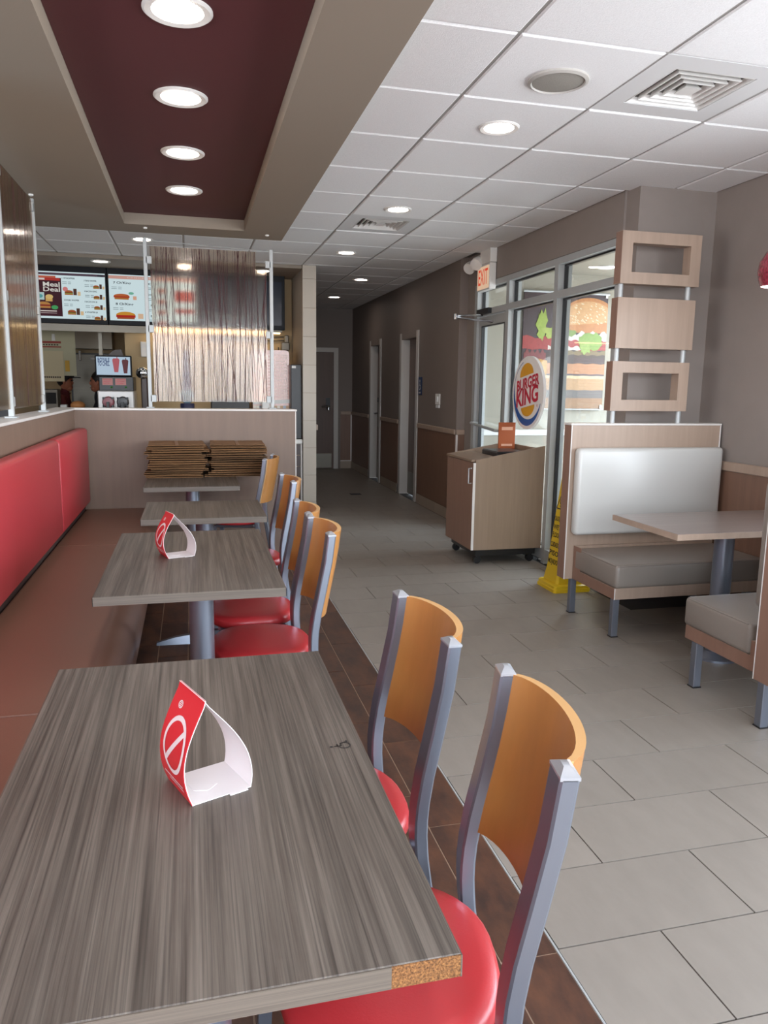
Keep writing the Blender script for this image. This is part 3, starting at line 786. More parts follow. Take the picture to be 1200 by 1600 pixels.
for p, (px, nm, nb) in enumerate(((-.108, 'wall-side pile', 14), (.318, 'aisle-side pile', 14))):
    for k in range(nb):
        rnd = random.Random(100*p+k)
        q = ORD[k] if k < nb-1 else 'topmost'
        o = raw('flattened_box', fb[rnd.randrange(5)], None, (px+rnd.uniform(-.022, .022)-(.03 if k < 2 else 0), 5.80+rnd.uniform(-.025, .025), .7405+.0166*k), (0, 0, rnd.uniform(-.06, .06)))
        tag(o, 'flattened brown cardboard box, %s in the %s on the table' % (q if q in ('lowest', 'topmost') else q+' from the bottom', nm), 'cardboard box', 'flattened boxes piled on the last table')
        if k == nb-1:
            MB().flat([(-.012, -.2255), (.012, -.2255), (.012, .2255), (-.012, .2255)], (0, 0, .0155), (1, 0, 0), (0, 1, 0)).build('tape_strip', M('brown_tape', '8a5f36', .35), o)

# ================================================================== TWIG PANELS
def twigs(u0, u1, z0, z1, fn, n, seed, rad=.0011):
    rnd = random.Random(seed); mb = MB()
    for k in range(n):
        u = u0+(u1-u0)*(k+rnd.random())/n; dr = rnd.gauss(0, .05); pts = []
        za = z0 if rnd.random() < .8 else rnd.uniform(z0, z1-.4); zb = z1 if rnd.random() < .8 else rnd.uniform(za+.35, z1)
        for i in range(8):
            q = i/7; z = za+(zb-za)*q
            uu = min(u1-.004, max(u0+.004, u+dr*(q-.5)*(zb-za)/1.1+.010*math.sin(q*rnd.uniform(2, 5)+k)))
            pts.append(fn(uu, z))
        mb.tube(pts, rad*rnd.uniform(.6, 1.6), 4)
    return mb
def posts(t, plist, axis):
    for (x, y, zt) in plist:
        p = MB().bbox(x-.014, x+.014, y-.014, y+.014, 1.222, zt, .003, 1).build('post', m_alu, t)
        MB().bbox(x-.03, x+.03, y-.03, y+.03, 1.2145, 1.224, .002, 1).build('foot_plate', m_alu, p)
tp = thing('twig_screen', 'upright clear resin screen with maroon twigs on the back partition', 'screen', (0, 0, 0))
posts(tp, ((-.312, 6.22, 2.492), (.636, 6.22, 2.455)), 0)
ypan = 6.214
poly = [(-.278, 1.268), (.600, 1.268), (.600, 2.295), (.516, 2.295), (.516, 2.432), (-.278, 2.432)]
pn = MB().prism(poly, lambda x, z: (x, ypan, z), lambda x, z: (x, ypan+.008, z)).build('resin_panel', m_frost, tp, angle=0)
o = twigs(-.276, .514, 1.27, 2.43, lambda u, z: (u, ypan-.0015, z), 100, 3).build('twigs', m_twig, pn); o['kind'] = 'stuff'
o = twigs(.518, .598, 1.27, 2.29, lambda u, z: (u, ypan-.0015, z), 11, 5).build('twigs', m_twig, pn); o['kind'] = 'stuff'
for x, z in ((-.288, 2.33), (-.288, 1.82), (-.288, 1.29), (.612, 2.34), (.612, 1.80), (.612, 1.29)):
    MB().bbox(x-.022, x+.022, ypan-.008, ypan+.016, z-.028, z+.028, .003, 1).build('clamp', m_alu, tp)
MB().tube([(-.312, 6.22, 2.475), (.636, 6.22, 2.44)], .003).build('tie_rod', m_alu, tp)
ts = thing('twig_screen', 'reddish resin screen between two posts on the side partition', 'screen', (0, 0, 0))
PX = -.93
posts(ts, ((PX, 4.40, 2.50), (PX, 5.31, 2.525)), 0)
pn = MB().box(PX-.004, PX+.004, 4.43, 5.285, 1.262, 2.515).build('resin_panel', m_frost_b, ts, angle=0)
o = twigs(4.435, 5.28, 1.27, 2.51, lambda u, z: (PX+.0055, u, z), 14, 9, .0006).build('twigs', m_twig, pn); o['kind'] = 'stuff'
for y in (4.425, 5.29):
    for z in (1.30, 1.85, 2.47): MB().bbox(PX-.014, PX+.014, y-.02, y+.02, z-.026, z+.026, .003, 1).build('clamp', m_alu, ts)
pn = MB().box(PX-.004, PX+.004, 3.30, 4.37, 1.262, 2.515).build('resin_panel', m_frost_b, ts, angle=0)

# ================================================================== BOOTH
bt = thing('booth_bench', 'booth bench with cream backrest and taupe seat against the pillar', 'bench', (2.247, 4.2, 0))
MB().box(0, 1.055, .0, .09, .225, 1.190).build('back_board', m_lam, bt)
MB().box(-.0015, -.0002, .003, .088, .226, 1.190).build('side_face', m_lam_side, bt)
MB().bbox(-.006, 1.062, -.006, .095, 1.190, 1.203, .003, 1).build('top_cap', m_trimw, bt)
MB().box(-.002, .004, -.004, .0, .225, 1.19).build('edge_strip', m_trimw, bt); MB().box(1.051, 1.058, -.004, .0, .225, 1.19).build('edge_strip', m_trimw, bt)
bc = MB().bbox(.022, 1.045, -.072, -.001, .515, 1.055, .026, 3).build('back_cushion', m_cream, bt, angle=60)
def piping(pts, par, mat): MB().tube(pts, .0035, 6).build('piping', mat, par)
piping([(.033, -.062, .54), (.033, -.062, 1.03)], bc, m_cream)
seat = MB().bbox(.055, 1.05, -.510, -.02, .290, .428, .022, 3).build('seat_cushion', m_taupe, bt, angle=60)
piping([(.060, -.05, .421), (.060, -.49, .421), (.085, -.505, .421), (1.04, -.505, .421)], seat, m_taupe)
bs = MB().box(.058, 1.05, -.498, -.0225, .226, .292); bs.box(.058, 1.05, -.022, -.005, .226, .44).build('seat_base', m_lam, bt)
MB().box(.0565, .0578, -.497, -.100, .227, .291).box(.0565, .0578, -.0995, -.006, .227, .44).build('side_face', m_lam_side, bt)
MB().box(.056, .061, -.5, -.497, .226, .292).build('edge_strip', m_trimw, bt)
for (x, y) in ((.065, -.49), (.058, .0), (.95, -.49), (.95, .0)):
    l_ = MB().bbox(x-.006, x+.034, y-.016+.016, y+.036, .004, .226, .003, 1).build('leg', m_silver, bt)
    MB().bbox(x-.009, x+.037, y-.003, y+.039, 0, .006, .001, 1).build('glide', m_black, l_)
b2 = thing('booth_bench', 'second booth bench with its back to the camera, cut by the picture edge', 'bench', (2.247, 2.43, 0))
MB().box(0, 1.055, .0, .09, .225, 1.190).build('back_board', m_lam, b2)
MB().box(-.0015, -.0002, .003, .088, .226, 1.190).build('side_face', m_lam_side, b2)
MB().bbox(-.006, 1.062, -.006, .095, 1.190, 1.203, .003, 1).build('top_cap', m_trimw, b2)
MB().box(-.002, .004, .09, .094, .225, 1.19).build('edge_strip', m_trimw, b2)
MB().bbox(.022, 1.045, .091, .162, .515, 1.055, .026, 3).build('back_cushion', m_taupe, b2, angle=60)
seat = MB().bbox(.040, 1.05, .178, .630, .290, .430, .022, 3).build('seat_cushion', m_taupe, b2, angle=60)
piping([(.046, .20, .423), (.046, .61, .423), (.07, .626, .423), (1.04, .626, .423)], seat, m_taupe)
MB().box(.050, 1.05, .1155, .615, .226, .292).box(.05, 1.05, .095, .115, .226, .36).build('seat_base', m_lam, b2)
MB().box(.05, 1.05, .1155, .176, .2925, .36).build('rear_ledge', m_lam, b2); MB().box(.0485, .0498, .096, .176, .2915, .36).build('side_face', m_lam_side, b2)
MB().box(.0485, .0498, .096, .614, .227, .291).build('side_face', m_lam_side, b2)
for (x, y) in ((.055, .545), (.95, .545), (.95, .1), (.055, .1)):
    l_ = MB().bbox(x-.005, x+.035, y-.02, y+.02, .004, .226, .003, 1).build('leg', m_silver, b2)
    MB().bbox(x-.008, x+.038, y-.023, y+.023, 0, .006, .001, 1).build('glide', m_black, l_)
t = thing('booth_table', 'brown wood-grain booth table fixed between the two booth benches', 'table', (2.76, 3.32, 0))
tt = MB().bbox(-.555, .555, -.284, .284, .709, .740, .002, 1).build('tabletop', m_wood_t, t)
MB().box(-.5575, -.555, -.2865, .2865, .710, .739).box(-.555, .555, -.2865, -.2840, .710, .739).box(-.555, .555, .2840, .2865, .710, .739).build('edge_band', m_lam, tt)
MB().cyl((-.065, 0), .050, .03, .705, 28).build('pedestal', m_silver, t)
MB().lathe((-.065, 0, 0), [(.12, .0), (.12, .012), (.06, .03), (.05, .035)], 28).build('foot', m_silver, t)
# ladder-like divider on top of the booth back
dv = thing('booth_divider', 'pale wooden divider of two open frames and one solid panel above the booth', 'divider', (2.50, 4.2, 1.203))
def dframe(z0, z1, open_, x0, x1):
    z0 -= 1.203; z1 -= 1.203; x0 -= 2.5; x1 -= 2.5
    if open_:
        f = MB().box(x0, x1, .0, .075, z0, z0+.068).box(x0, x1, .0, .075, z1-.068, z1).box(x0, x0+.072, .0, .075, z0+.068, z1-.068).box(x1-.072, x1, .0, .075, z0+.068, z1-.068).build('open_frame', m_lam, dv)
    else: f = MB().box(x0, x1, .0, .075, z0, z1).build('solid_panel', m_lam, dv)
    MB().box(x0-.0012, x0-.0002, .002, .073, z0+.002, z1-.002).build('side_face', m_lam_side, f)
dframe(2.041, 2.345, True, 2.513, 3.056); dframe(1.659, 1.960, False, 2.508, 3.045); dframe(1.280, 1.581, True, 2.500, 3.036)
for x in (.040, .508):
    for z0, z1 in ((1.203, 1.280), (1.581, 1.659), (1.960, 2.041)):
        MB().cyl((x, .038), .0165, z0-1.203, z1-1.203, 16).build('rod', m_alu, dv)
# pendant lamp at the picture edge
pl = thing('pendant_lamp', 'red mosaic glass pendant lamp over the booth table', 'lamp', (2.93, 3.36, 1.94))
m_mosaic = M('red_mosaic_glass', '5e0c1e', .2, var=((70, 70, 70), .5, 3), col2='a03a4a', coat=.4)
MB().lathe((0, 0, 0), [(.098, 0), (.112, .035), (.118, .075), (.112, .12), (.085, .17), (.045, .205), (.02, .215)], 32, False, True).build('shade', m_mosaic, pl, angle=60)
MB().lathe((0, 0, 0), [(.097, .002), (.05, -.004), (.004, -.006)], 28, False, True).build('diffuser', EM('pendant_glow', 'fff4ee', 5), pl)
MB().tube([(0, 0, .21), (0, 0, .732)], .004).build('cord', m_black, pl)

# ================================================================== TRASH CABINET, CONE
cb = thing('trash_cabinet', 'tan laminate cart on casters with a sloped open top by the glass', 'cabinet', (2.15, 5.53, 0))
sidep = [(0, .125), (.585, .125), (.585, .955), (0, .848)]
for y in (0, .62):
    MB().prism(sidep, lambda x, z: (x, y, z), lambda x, z: (x, y+.022, z)).build('side_panel', m_lam_c, cb)
MB().box(.563, .585, .022, .62, .125, .93).build('back_panel', m_lam_c, cb)
dr = MB().box(-.018, .0, .006, .63, .125, .825).build('door', m_lam_side, cb)
MB().tube([(-.018, .045, .66), (-.042, .045, .66), (-.042, .045, .78), (-.018, .045, .78)], .005).build('handle', m_alu, dr)
MB().box(-.02, .0, .0015, .006, .125, .825).build('edge_strip', m_trimw, cb)
MB().prism([(-.03, .832), (.20, .85), (.20, .866), (-.03, .848)], lambda x, z: (x, .022, z), lambda x, z: (x, .62, z)).build('counter_ledge', m_lam_c, cb)
MB().box(.20, .563, .022, .62, .80, .82).build('tray_deck', m_black, cb)
MB().box(0, .563, .022, .62, .125, .15).build('bottom_panel', m_lam_side, cb)
MB().box(.03, .55, .03, .61, .07, .125).build('dolly_frame', m_black, cb)
for x, y in ((.06, .07), (.52, .07), (.06, .57), (.52, .57)):
    c = MB(); c.ring([[(x+.032*math.cos(2*PI*i/16), y+s_, .033+.032*math.sin(2*PI*i/16)) for i in range(16)] for s_ in (-.012, .012)])
    c.box(x-.012, x+.012, y-.02, y+.02, .045, .075); c.build('caster', m_black, cb)
tr = tag(MB().bbox(2.36, 2.62, 5.62, 5.95, .8205, .905, .01, 1).build('black_bin', m_black), 'black bin insert sitting in the open top of the cart', 'bin')
oc = thing('card_holder', 'orange card holder standing on the cart before the glass', 'sign', (2.60, 5.99, .8205))
MB().prism([(-.075, 0), (.075, 0), (.075, .30), (-.075, .30)], lambda x, z: (x, .0, z), lambda x, z: (x, .012, z)).build('card', m_orange, oc)
MB().box(-.06, .06, -.03, .03, 0, .012).build('foot', m_orange, oc)
MB().box(-.050, .050, -.002, -.0005, .235, .262).box(-.050, .050, -.002, -.0005, .10, .118).build('pale_print', M('pale_orange', 'd9a487', .6), oc)

cn = thing('wet_floor_cone', 'yellow caution cone half hidden behind the booth back', 'cone', (2.555, 4.775, 0))
def sq(h, z, c=.015): return [(-h+c, -h, z), (h-c, -h, z), (h, -h+c, z), (h, h-c, z), (h-c, h, z), (-h+c, h, z), (-h, h-c, z), (-h, -h+c, z)]
MB().ring([sq(.142, 0), sq(.142, .022), sq(.136, .027), sq(.136, .045), sq(.128, .052), sq(.112, .052)]).build('base', m_yellow, cn)
MB().ring([sq(.110, .05), sq(.105, .09), sq(.096, .14), sq(.030, .90, .008), sq(.018, .92, .005)]).build('body', m_yellow, cn)
pr = MB()
hw = lambda z: .096-(.066)*(z-.14)/.76
for rows, (dx, dy) in (((('CAUTION', .50), ('WET', .44), ('FLOOR', .385), ('CUIDADO', .315), ('PISO', .255), ('MOJADO', .195)), (0, -1)), ((('CAUTION', .50), ('WET', .44), ('FLOOR', .385), ('CUIDADO', .315), ('PISO', .255), ('MOJADO', .195)), (-1, 0))):
    for tx, z in rows:
        h_ = hw(z)+.0015; r = (-dy, dx, 0) if dx == 0 else (0, -1, 0)
        if dx == 0: r = (1, 0, 0)
        tl = .066/.76
        u = (-dx*tl, -dy*tl, 1)
        pr.text(tx, .050, (dx*h_, dy*h_, z), r, u, width=min(1.5*h_, .034*len(tx)), bold=.02)
    z = .62; h_ = hw(z)+.0015
    r = Vector((1, 0, 0)) if dx == 0 else Vector((0, -1, 0)); u = Vector((-dx*.087, -dy*.087, 1)); O = Vector((dx*h_, dy*h_, z))
    a, b, c = (-.048, -.045), (.048, -.045), (0, .05)
    for p, q in ((a, b), (b, c), (c, a)):
        d = Vector((q[0]-p[0], q[1]-p[1])).normalized(); n_ = Vector((-d.y, d.x))*.004
        pr.flat([(p[0]+n_.x, p[1]+n_.y), (p[0]-n_.x, p[1]-n_.y), (q[0]-n_.x, q[1]-n_.y), (q[0]+n_.x, q[1]+n_.y)], O, r, u)
    pr.flat([(-.004, -.012), (.004, -.012), (.006, .024), (-.006, .024)], O, r, u); pr.flat(disc(0, -.026, .005, n=10), O, r, u)
pr.build('black_lettering', m_black, cn)

# ================================================================== EXIT SIGN, LOGO, POSTER
ex = thing('exit_sign', 'white box exit sign with red letters and emergency lamp heads', 'sign', (2.68, 6.72, 2.31))
MB().bbox(0, .065, 0, .31, 0, .235, .004, 1).build('housing', m_white, ex)
MB().bbox(0, .068, -.002, .25, .238, .37, .004, 1).build('battery_box', m_white, ex)
MB().box(-.0025, 0, .012, .298, .012, .215).build('face_plate', EM('exit_face', 'f0c9a8', .75), ex)
MB().text('EXIT', .20, (-.004, .155, .112), (0, -1, 0), (0, 0, 1), width=.235, bold=.012).build('red_lettering', EM('exit_red', 'd84a34', .9), ex)
for y, z, a in ((.30, .30, .5), (.47, .29, .9)):
    hd = MB(); d = Vector((-.5, -.55+a*.2, -.45)).normalized(); o = Vector((.02, y, z))
    hd.tube([o, o+d*.05, o+d*.085, o+d*.11, o+d*.115], [.035, .052, .058, .056, .004], 18); hd.build('lamp_head', m_white, ex)
MB().box(.02, .05, .24, .50, .31, .345).build('lamp_bracket', m_white, ex)

lg = thing('logo_sign', 'round white and red burger restaurant logo disc hung on the glass', 'sign', (2.715, 5.845, 1.372))
r_, u_ = (0, -1, 0), (0, 0, 1)
mb = MB(); mb.ring([[(x, .30*math.cos(2*PI*i/56), .30*math.sin(2*PI*i/56)) for i in range(56)] for x in (.012, -.012)])
mb.build('disc', M('sign_white', 'e6e2de', .35), lg)
off = lambda k: (-.0125-.0006*k, 0, 0)
M_y, M_r, M_b = M('sign_yellow', 'd79a26', .4), M('sign_red', 'c01f3a', .4), M('sign_blue', '2a5a9e', .4)
rot = lambda pts, a: [(x*math.cos(a)-y*math.sin(a), x*math.sin(a)+y*math.cos(a)) for x, y in pts]
TA = .16
bun = MB()
top = arc(-.0, .145, .130, .100, PI, 0, 20)
bun.flat(rot(top, TA), off(1), r_, u_); bun.build('yellow_top_bun', M_y, lg); bun = MB()
bot = arc(0, -.112, .130, .082, PI, 2*PI, 18)
bun.flat(rot(bot, TA), off(1), r_, u_)
bun.build('yellow_bottom_bun', M_y, lg)
cr = MB(); n = 44; A0, A1 = PI*.62, PI*1.90
for k in range(n):
    q0, q1 = k/n, (k+1)/n
    def th_(q): return .006+.052*max(0, math.sin(PI*min(1, max(0, (q-.22)/.80))))**1.2
    a0, a1 = A0+(A1-A0)*q0, A0+(A1-A0)*q1; R = .272
    cr.flat([(R*math.cos(a0), R*math.sin(a0)), (R*math.cos(a1), R*math.sin(a1)), ((R-th_(q1))*math.cos(a1), (R-th_(q1))*math.sin(a1)), ((R-th_(q0))*math.cos(a0), (R-th_(q0))*math.sin(a0))], off(1), r_, u_)
cr.build('blue_crescent', M_b, lg)
tx = MB(); rr = (0, -math.cos(TA), math.sin(TA)); uu = (0, math.sin(TA)*.3, 1)
tx.text('BURGER', .125, (-.0150, .0, .078), rr, uu, width=.43, bold=.03)
tx.text('KING', .185, (-.0150, .0, -.035), rr, uu, width=.42, bold=.03)
tx.build('red_lettering', M_r, lg)
MB().text('R', .03, (-.0150, -.2, -.10), r_, u_, bold=.01).build('trademark', M_r, lg)

po = thing('burger_poster', 'large glossy photo poster of a stacked burger on the vestibule wall', 'poster', (3.235, 7.165, 1.20))
PW, PH = .93, 1.165
MB().box(0, PW, 0, .012, 0, PH).build('sheet', M('poster_dark', '3a2a2c', .35), po)
hb = MB().tube([(-.01, -.005, PH), (PW+.01, -.005, PH)], .012).tube([(-.01, -.005, 0), (PW+.01, -.005, 0)], .008)
hb.build('hanging_bar', m_alu, po)
for x, z in ((PW-.02, PH-.02), (PW-.02, .03)): MB().box(x-.012, x+.012, -.01, 0, z-.018, z+.018).build('corner_clip', m_white, po)
def blob(poly, col, k, nm='printed_shape', rgh=.4):
    ink = '%02x%02x%02x' % tuple(int(255*(int(col[i:i+2], 16)/255)**1.0*.84) for i in (0, 2, 4))
    p = [(min(PW, max(0, a*PW)), min(PH, max(0, b*PH))) for a, b in poly]
    return MB().flat(p, (0, -.0005-.0004*k, 0), (1, 0, 0), (0, 0, 1)).build(nm, M('ink_'+col, ink, rgh, var=((40, 40, 40), .22, 4)), po)
def wav(x0, x1, yb, yt, amp, ph, n=20): return [(x0+(x1-x0)*i/n, yb+amp*.4*math.sin(ph+i*1.7)) for i in range(n+1)]+[(x1-(x1-x0)*i/n, yt+amp*math.sin(ph*2+i*1.35)) for i in range(n+1)]
blob([(0, 0), (1, 0), (1, .10), (0, .10)], 'a5794e', 1, 'wooden_board')
blob([(0, .10), (1, .10), (1, .17), (0, .19)], '6e6660', 2)
blob(wav(.08, 1, .17, .285, .006, 1), 'c79a68', 3, 'bottom_bun'); blob(wav(.1, 1, .27, .30, .004, 3), 'e8cfa0', 4)
blob(wav(.12, 1, .295, .32, .004, 2), '54444a', 5); blob(wav(.08, 1, .31, .405, .006, 2), 'c98a58', 6)
blob(wav(.05, 1, .40, .49, .012, 4), '4a342c', 7, 'patty'); blob(wav(.35, 1, .475, .515, .014, 7), '857048', 8)
blob(wav(.0, 1, .515, .62, .014, .5), 'b23a32', 9, 'tomato'); blob(wav(.30, .8, .515, .545, .010, 6), 'e9e2d6', 10)
blob(wav(.02, .28, .40, .50, .02, 5), '8e3f3c', 8); blob([(.16, .30), (.30, .30), (.30, .42), (.16, .44)], 'd8a24e', 9)
blob(wav(.44, 1, .60, .665, .02, 3), 'ece6da', 11, 'mayonnaise')
blob([(.36, .665)]+[(.36+.42*(1-math.cos(PI*i/24)), .665+.30*math.sin(PI*i/24)) for i in range(25)]+[(1.2, .665)], 'd08a4c', 10, 'top_bun')
blob([(.42, .72)]+[(.44+.33*(1-math.cos(PI*i/24)), .76+.175*math.sin(PI*i/24)) for i in range(25)]+[(1.1, .76)], 'e3ae74', 12)
sd = MB(); rnd = random.Random(4)
for i in range(70):
    a = rnd.uniform(.50, .98); b = .74+.19*rnd.random()*math.sin(PI*min(1, (a-.36)/.84))
    sd.flat([(PW*a+.011*math.cos(2*PI*k/6+.6), PH*b+.007*math.sin(2*PI*k/6)) for k in range(6)], (0, -.0062, 0), (1, 0, 0), (0, 0, 1))
o = sd.build('sesame_seeds', M('ink_seed', 'c8b898', .4), po); o['kind'] = 'stuff'
def leaf(cx, cy, rx, ry, seed, col, k):
    rnd = random.Random(seed)
    blob([(cx+rx*(1+.35*rnd.uniform(-1, 1))*math.cos(2*PI*i/18), cy+ry*(1+.35*rnd.uniform(-1, 1))*math.sin(2*PI*i/18)) for i in range(18)], col, k, 'lettuce')
leaf(.22, .72, .06, .14, 1, 'a8bf4a', 13); leaf(.34, .66, .10, .05, 2, 'b7c75c', 14); leaf(.82, .60, .15, .07, 3, '8fae4c', 14); leaf(.75, .54, .06, .06, 4, 'a2bc5c', 15); leaf(.52, .66, .10, .03, 5, '7f9a40', 13)

# ================================================================== CORRIDOR SMALLS
sg = thing('restroom_sign', 'dark blue restroom sign with white wheelchair symbol beside the nearer corridor door', 'sign', (CX-.004, 8.74, 1.31))
MB().bbox(-.008, 0, -.07, .07, 0, .215, .004, 1).build('plate', m_navy, sg)
s_ = MB(); s_.flat(disc(0, .168, .016, n=14), (-.009, 0, 0), r_, u_)
o1 = arc(0, .095, .034, .034, PI*.6, PI*2.0, 14); i1 = arc(0, .095, .026, .026, PI*.6, PI*2, 14)
for k in range(14): s_.flat([o1[k], o1[k+1], i1[k+1], i1[k]], (-.009, 0, 0), r_, u_)
s_.flat([(-.006, .15), (.006, .15), (.008, .11), (-.004, .11)], (-.009, 0, 0), r_, u_); s_.flat([(-.004, .118), (.03, .118), (.044, .075), (.036, .07), (.024, .108), (-.004, .108)], (-.009, 0, 0), r_, u_)
for q in range(6): s_.flat([(-.04+.014*q, .022), (-.031+.014*q, .022), (-.031+.014*q, .038), (-.04+.014*q, .038)], (-.009, 0, 0), r_, u_)
s_.build('white_symbol', m_white, sg)
sw = thing('wall_switch', 'small white switch plate on the corridor wall', 'switch', (CX, 8.06, 1.215))
MB().bbox(-.012, 0, -.075, .075, 0, .12, .004, 1).build('plate', m_white, sw)
MB().bbox(-.022, -.012, -.025, .025, .03, .09, .003, 1).build('rocker', m_rail_c, sw)
MB().box(-.013, -.0005, -.06, .05, -.035, -.004).build('label_strip', m_rail_c, sw)
fd = thing('floor_drain', 'small dark rectangular drain in the corridor floor', 'drain', (2.06, 9.62, .0006))
MB().box(-.07, .07, -.06, .06, 0, .003).build('plate', m_dark, fd)
for k in range(4): MB().box(-.06, .06, -.045+.025*k, -.035+.025*k, .003, .0045).build('slot_bar', m_black, fd)

# ================================================================== SERVICE COUNTER AND KITCHEN
us = thing('shelf_light', 'warm strip light under the dark menu screens lighting the tan wall', 'lamp', (.25, 9.12, 1.99))
MB().box(-.75, .80, -.05, .05, .02, .045).build('housing', m_steel, us)
MB().box(-.73, .78, -.035, .035, .008, .02).build('tube', EM('warm_tube', 'ffd9a0', 6), us)
sc_ = thing('service_counter', 'service counter with white top and brown tiled front beside the column', 'counter', (0, 8.36, 0))
MB().box(-2.8, CLX-.004, .02, .62, 0, .765).build('body', m_grout_l, sc_)
MB().bbox(-2.8, CLX-.004, -.02, .64, .765, .815, .006, 1).build('worktop', m_white, sc_)
for k in range(6):
    z0 = .01+.126*k
    for i in range(3): MB().box(.72+.15*i, .72+.15*i+.142, .012, .022, z0, z0+.117).build('tile', m_btile, sc_)
MB().box(1.165, CLX-.005, .005, .03, 0, .765).build('end_trim', m_trimw, sc_)
# black stand-up cabinet beside the column
bk = thing('display_cabinet', 'tall black cabinet on the counter next to the tiled column', 'cabinet', (1.13, 8.5, .8155))
MB().bbox(-.065, .052, -.10, .30, 0, .815, .006, 1).build('body', m_black, bk)
MB().box(-.055, -.01, -.104, -.10, .775, .80).build('white_tab', m_white, bk)
# drink dispenser with a pink brick reflection drawn onto its glossy front
dd = thing('drink_dispenser', 'glossy pink-white drink dispenser behind the twig screen post', 'drink machine', (.86, 8.55, .8155))
p_ = [(-.20, 0), (.205, 0), (.205, .93)]+arc(.165, .93, .04, .04, 0, PI/2, 6)+[(-.20, .97)]
MB().prism(p_, lambda x, z: (x, 0, z), lambda x, z: (x, .40, z)).build('body', M('pink_gloss', 'd9a79a', .25, var=((25, 25, 25), .2, 2), coat=.4), dd)
gr = MB()
for k in range(15): gr.box(-.19, .195, -.003, .0, .44+.034*k, .444+.034*k)
for k in range(15): gr.box(-.19+.026*k, -.187+.026*k, -.003, 0, .44, .92)
gr.build('brick_reflection', M('reflection_lines', 'efd8cc', .4), dd)  # mirrored brick joints modelled as pale lines
MB().prism([(-.20, .37), (.205, .39), (.205, .435), (-.20, .41)], lambda x, z: (x, -.004, z), lambda x, z: (x, 0, z)).build('white_band', m_white, dd)
mo = MB(); rnd = random.Random(5); cs = ['d8cfc0', '8f9aa8', 'b28a5a', '6b6f76', 'c8b28a']
for i in range(12):
    for j in range(8):
        mo.m = rnd.randrange(5); mo.box(-.195+.033*i, -.195+.033*i+.031, -.004, 0, .10+.033*j, .10+.033*j+.031)
mo.build('mosaic_front', [M('mos_'+c, c, .3) for c in cs], dd)
# under-shelf rail with bracket on the tan wall
rl = thing('wall_rail', 'thin metal rail with end bracket under the dark screens', 'rail', (0, 9.22, 1.93))
MB().tube([(.20, 0, .04), (1.12, 0, .04)], .010).tube([(.20, 0, .0), (1.12, 0, .0)], .010).build('rod', m_steel, rl)
MB().bbox(1.05, 1.15, -.06, .025, -.12, -.02, .01, 1).bbox(1.09, 1.14, -.05, .02, -.05, .06, .008, 1).build('bracket', m_steel, rl)
MB().tube([(1.02, -.02, -.08), (1.02, -.02, -.28)], .006).build('cord', m_black, rl)
# menu screens
m_bezel = M('screen_bezel', '0c0f16', .4, spec=.2)
LIT = lambda c, s=SCREEN: EM('lit_'+c, c, s)
def screen(x0, x1, label, mk, off_=False, z0=2.035, z1=2.645, ez0=.05, ez1=.07):
    t = thing('menu_screen', label, 'screen', ((x0+x1)/2, 9.02, z0)); W = (x1-x0)/2; HH = z1-z0
    MB().bbox(-W, W, 0, .06, 0, HH, .004, 1).build('bezel', m_bezel, t)
    b_ = .017
    if off_:
        MB().box(-W+b_, W-b_-.02, -.002, 0, ez0, HH-ez1).build('dark_glass', M('off_glass', '2a303c', .12), t)
    else:
        MB().box(-W+b_, W-b_, -.002, 0, ez0, HH-ez1).build('lit_glass', LIT('cfe2e6'), t)
        mk(t, -W+b_, W-b_, ez0, HH-ez1)
    return t
RX_, UZ = (1, 0, 0), (0, 0, 1)
class Ink:
    def __init__(s, t, x0, x1, z0, z1): s.t = t; s.x0 = x0; s.x1 = x1; s.z0 = z0; s.z1 = z1; s.k = 0; s.parts = {}
    def P(s, u, v): return (s.x0+(s.x1-s.x0)*u, s.z0+(s.z1-s.z0)*v)
    def mb(s, c):
        return s.parts.setdefault(c, MB())
    def poly(s, pts, c, k): s.mb((c, 0)).flat([s.P(*p) for p in pts], (0, -.0026-.0003*k, 0), RX_, UZ)
    def rect(s, a, b, c_, d, c, k): s.poly([(a, c_), (b, c_), (b, d), (a, d)], c, k)
    def ellipse(s, u, v, ru, rv, c, k, a0=0, a1=2*PI): s.poly([(u+ru*math.cos(a0+(a1-a0)*i/18), v+rv*math.sin(a0+(a1-a0)*i/18)) for i in range(18 if a1-a0 > 6 else 19)], c, k)
    def text(s, body, u, v, h, wd, c, k=6):
        x, z = s.P(u, v); s.mb((c, 1)).text(body, h*(s.z1-s.z0)*1.35, (x, -.0026-.0003*k, z), RX_, UZ, width=wd*(s.x1-s.x0), bold=.02)
    def meal(s, u, v, q=1.0):
        s.ellipse(u-.03*q, v+.02*q, .055*q, .045*q, 'b0643a', 3, 0, PI); s.rect(u-.085*q, u+.025*q, v+.004, v+.022*q, '7f2f22', 4); s.rect(u-.085*q, u+.025*q, v-.012*q, v+.004, '8a9a4a', 4)
        s.rect(u-.085*q, u+.025*q, v-.04*q, v-.012*q, 'b77848', 4); s.rect(u+.03*q, u+.075*q, v-.04*q, v+.10*q, '5a4038', 3); s.rect(u+.085*q, u+.125*q, v-.045*q, v+.04*q, 'e8c79c', 3)
    def small(s, u, v):
        for q in range(2): s.rect(u, u+.06, v-.035*q, v-.035*q+.012, '8fa0a6', 3); s.rect(u+.075, u+.115, v-.035*q, v-.035*q+.012, '8fa0a6', 3)
    def done(s):
        for (c, tx), mb in s.parts.items(): mb.build('lettering' if tx else 'printed_picture', LIT(c, SCREEN*(.8 if not tx else .7)), s.t, angle=0)['kind'] = 'stuff'
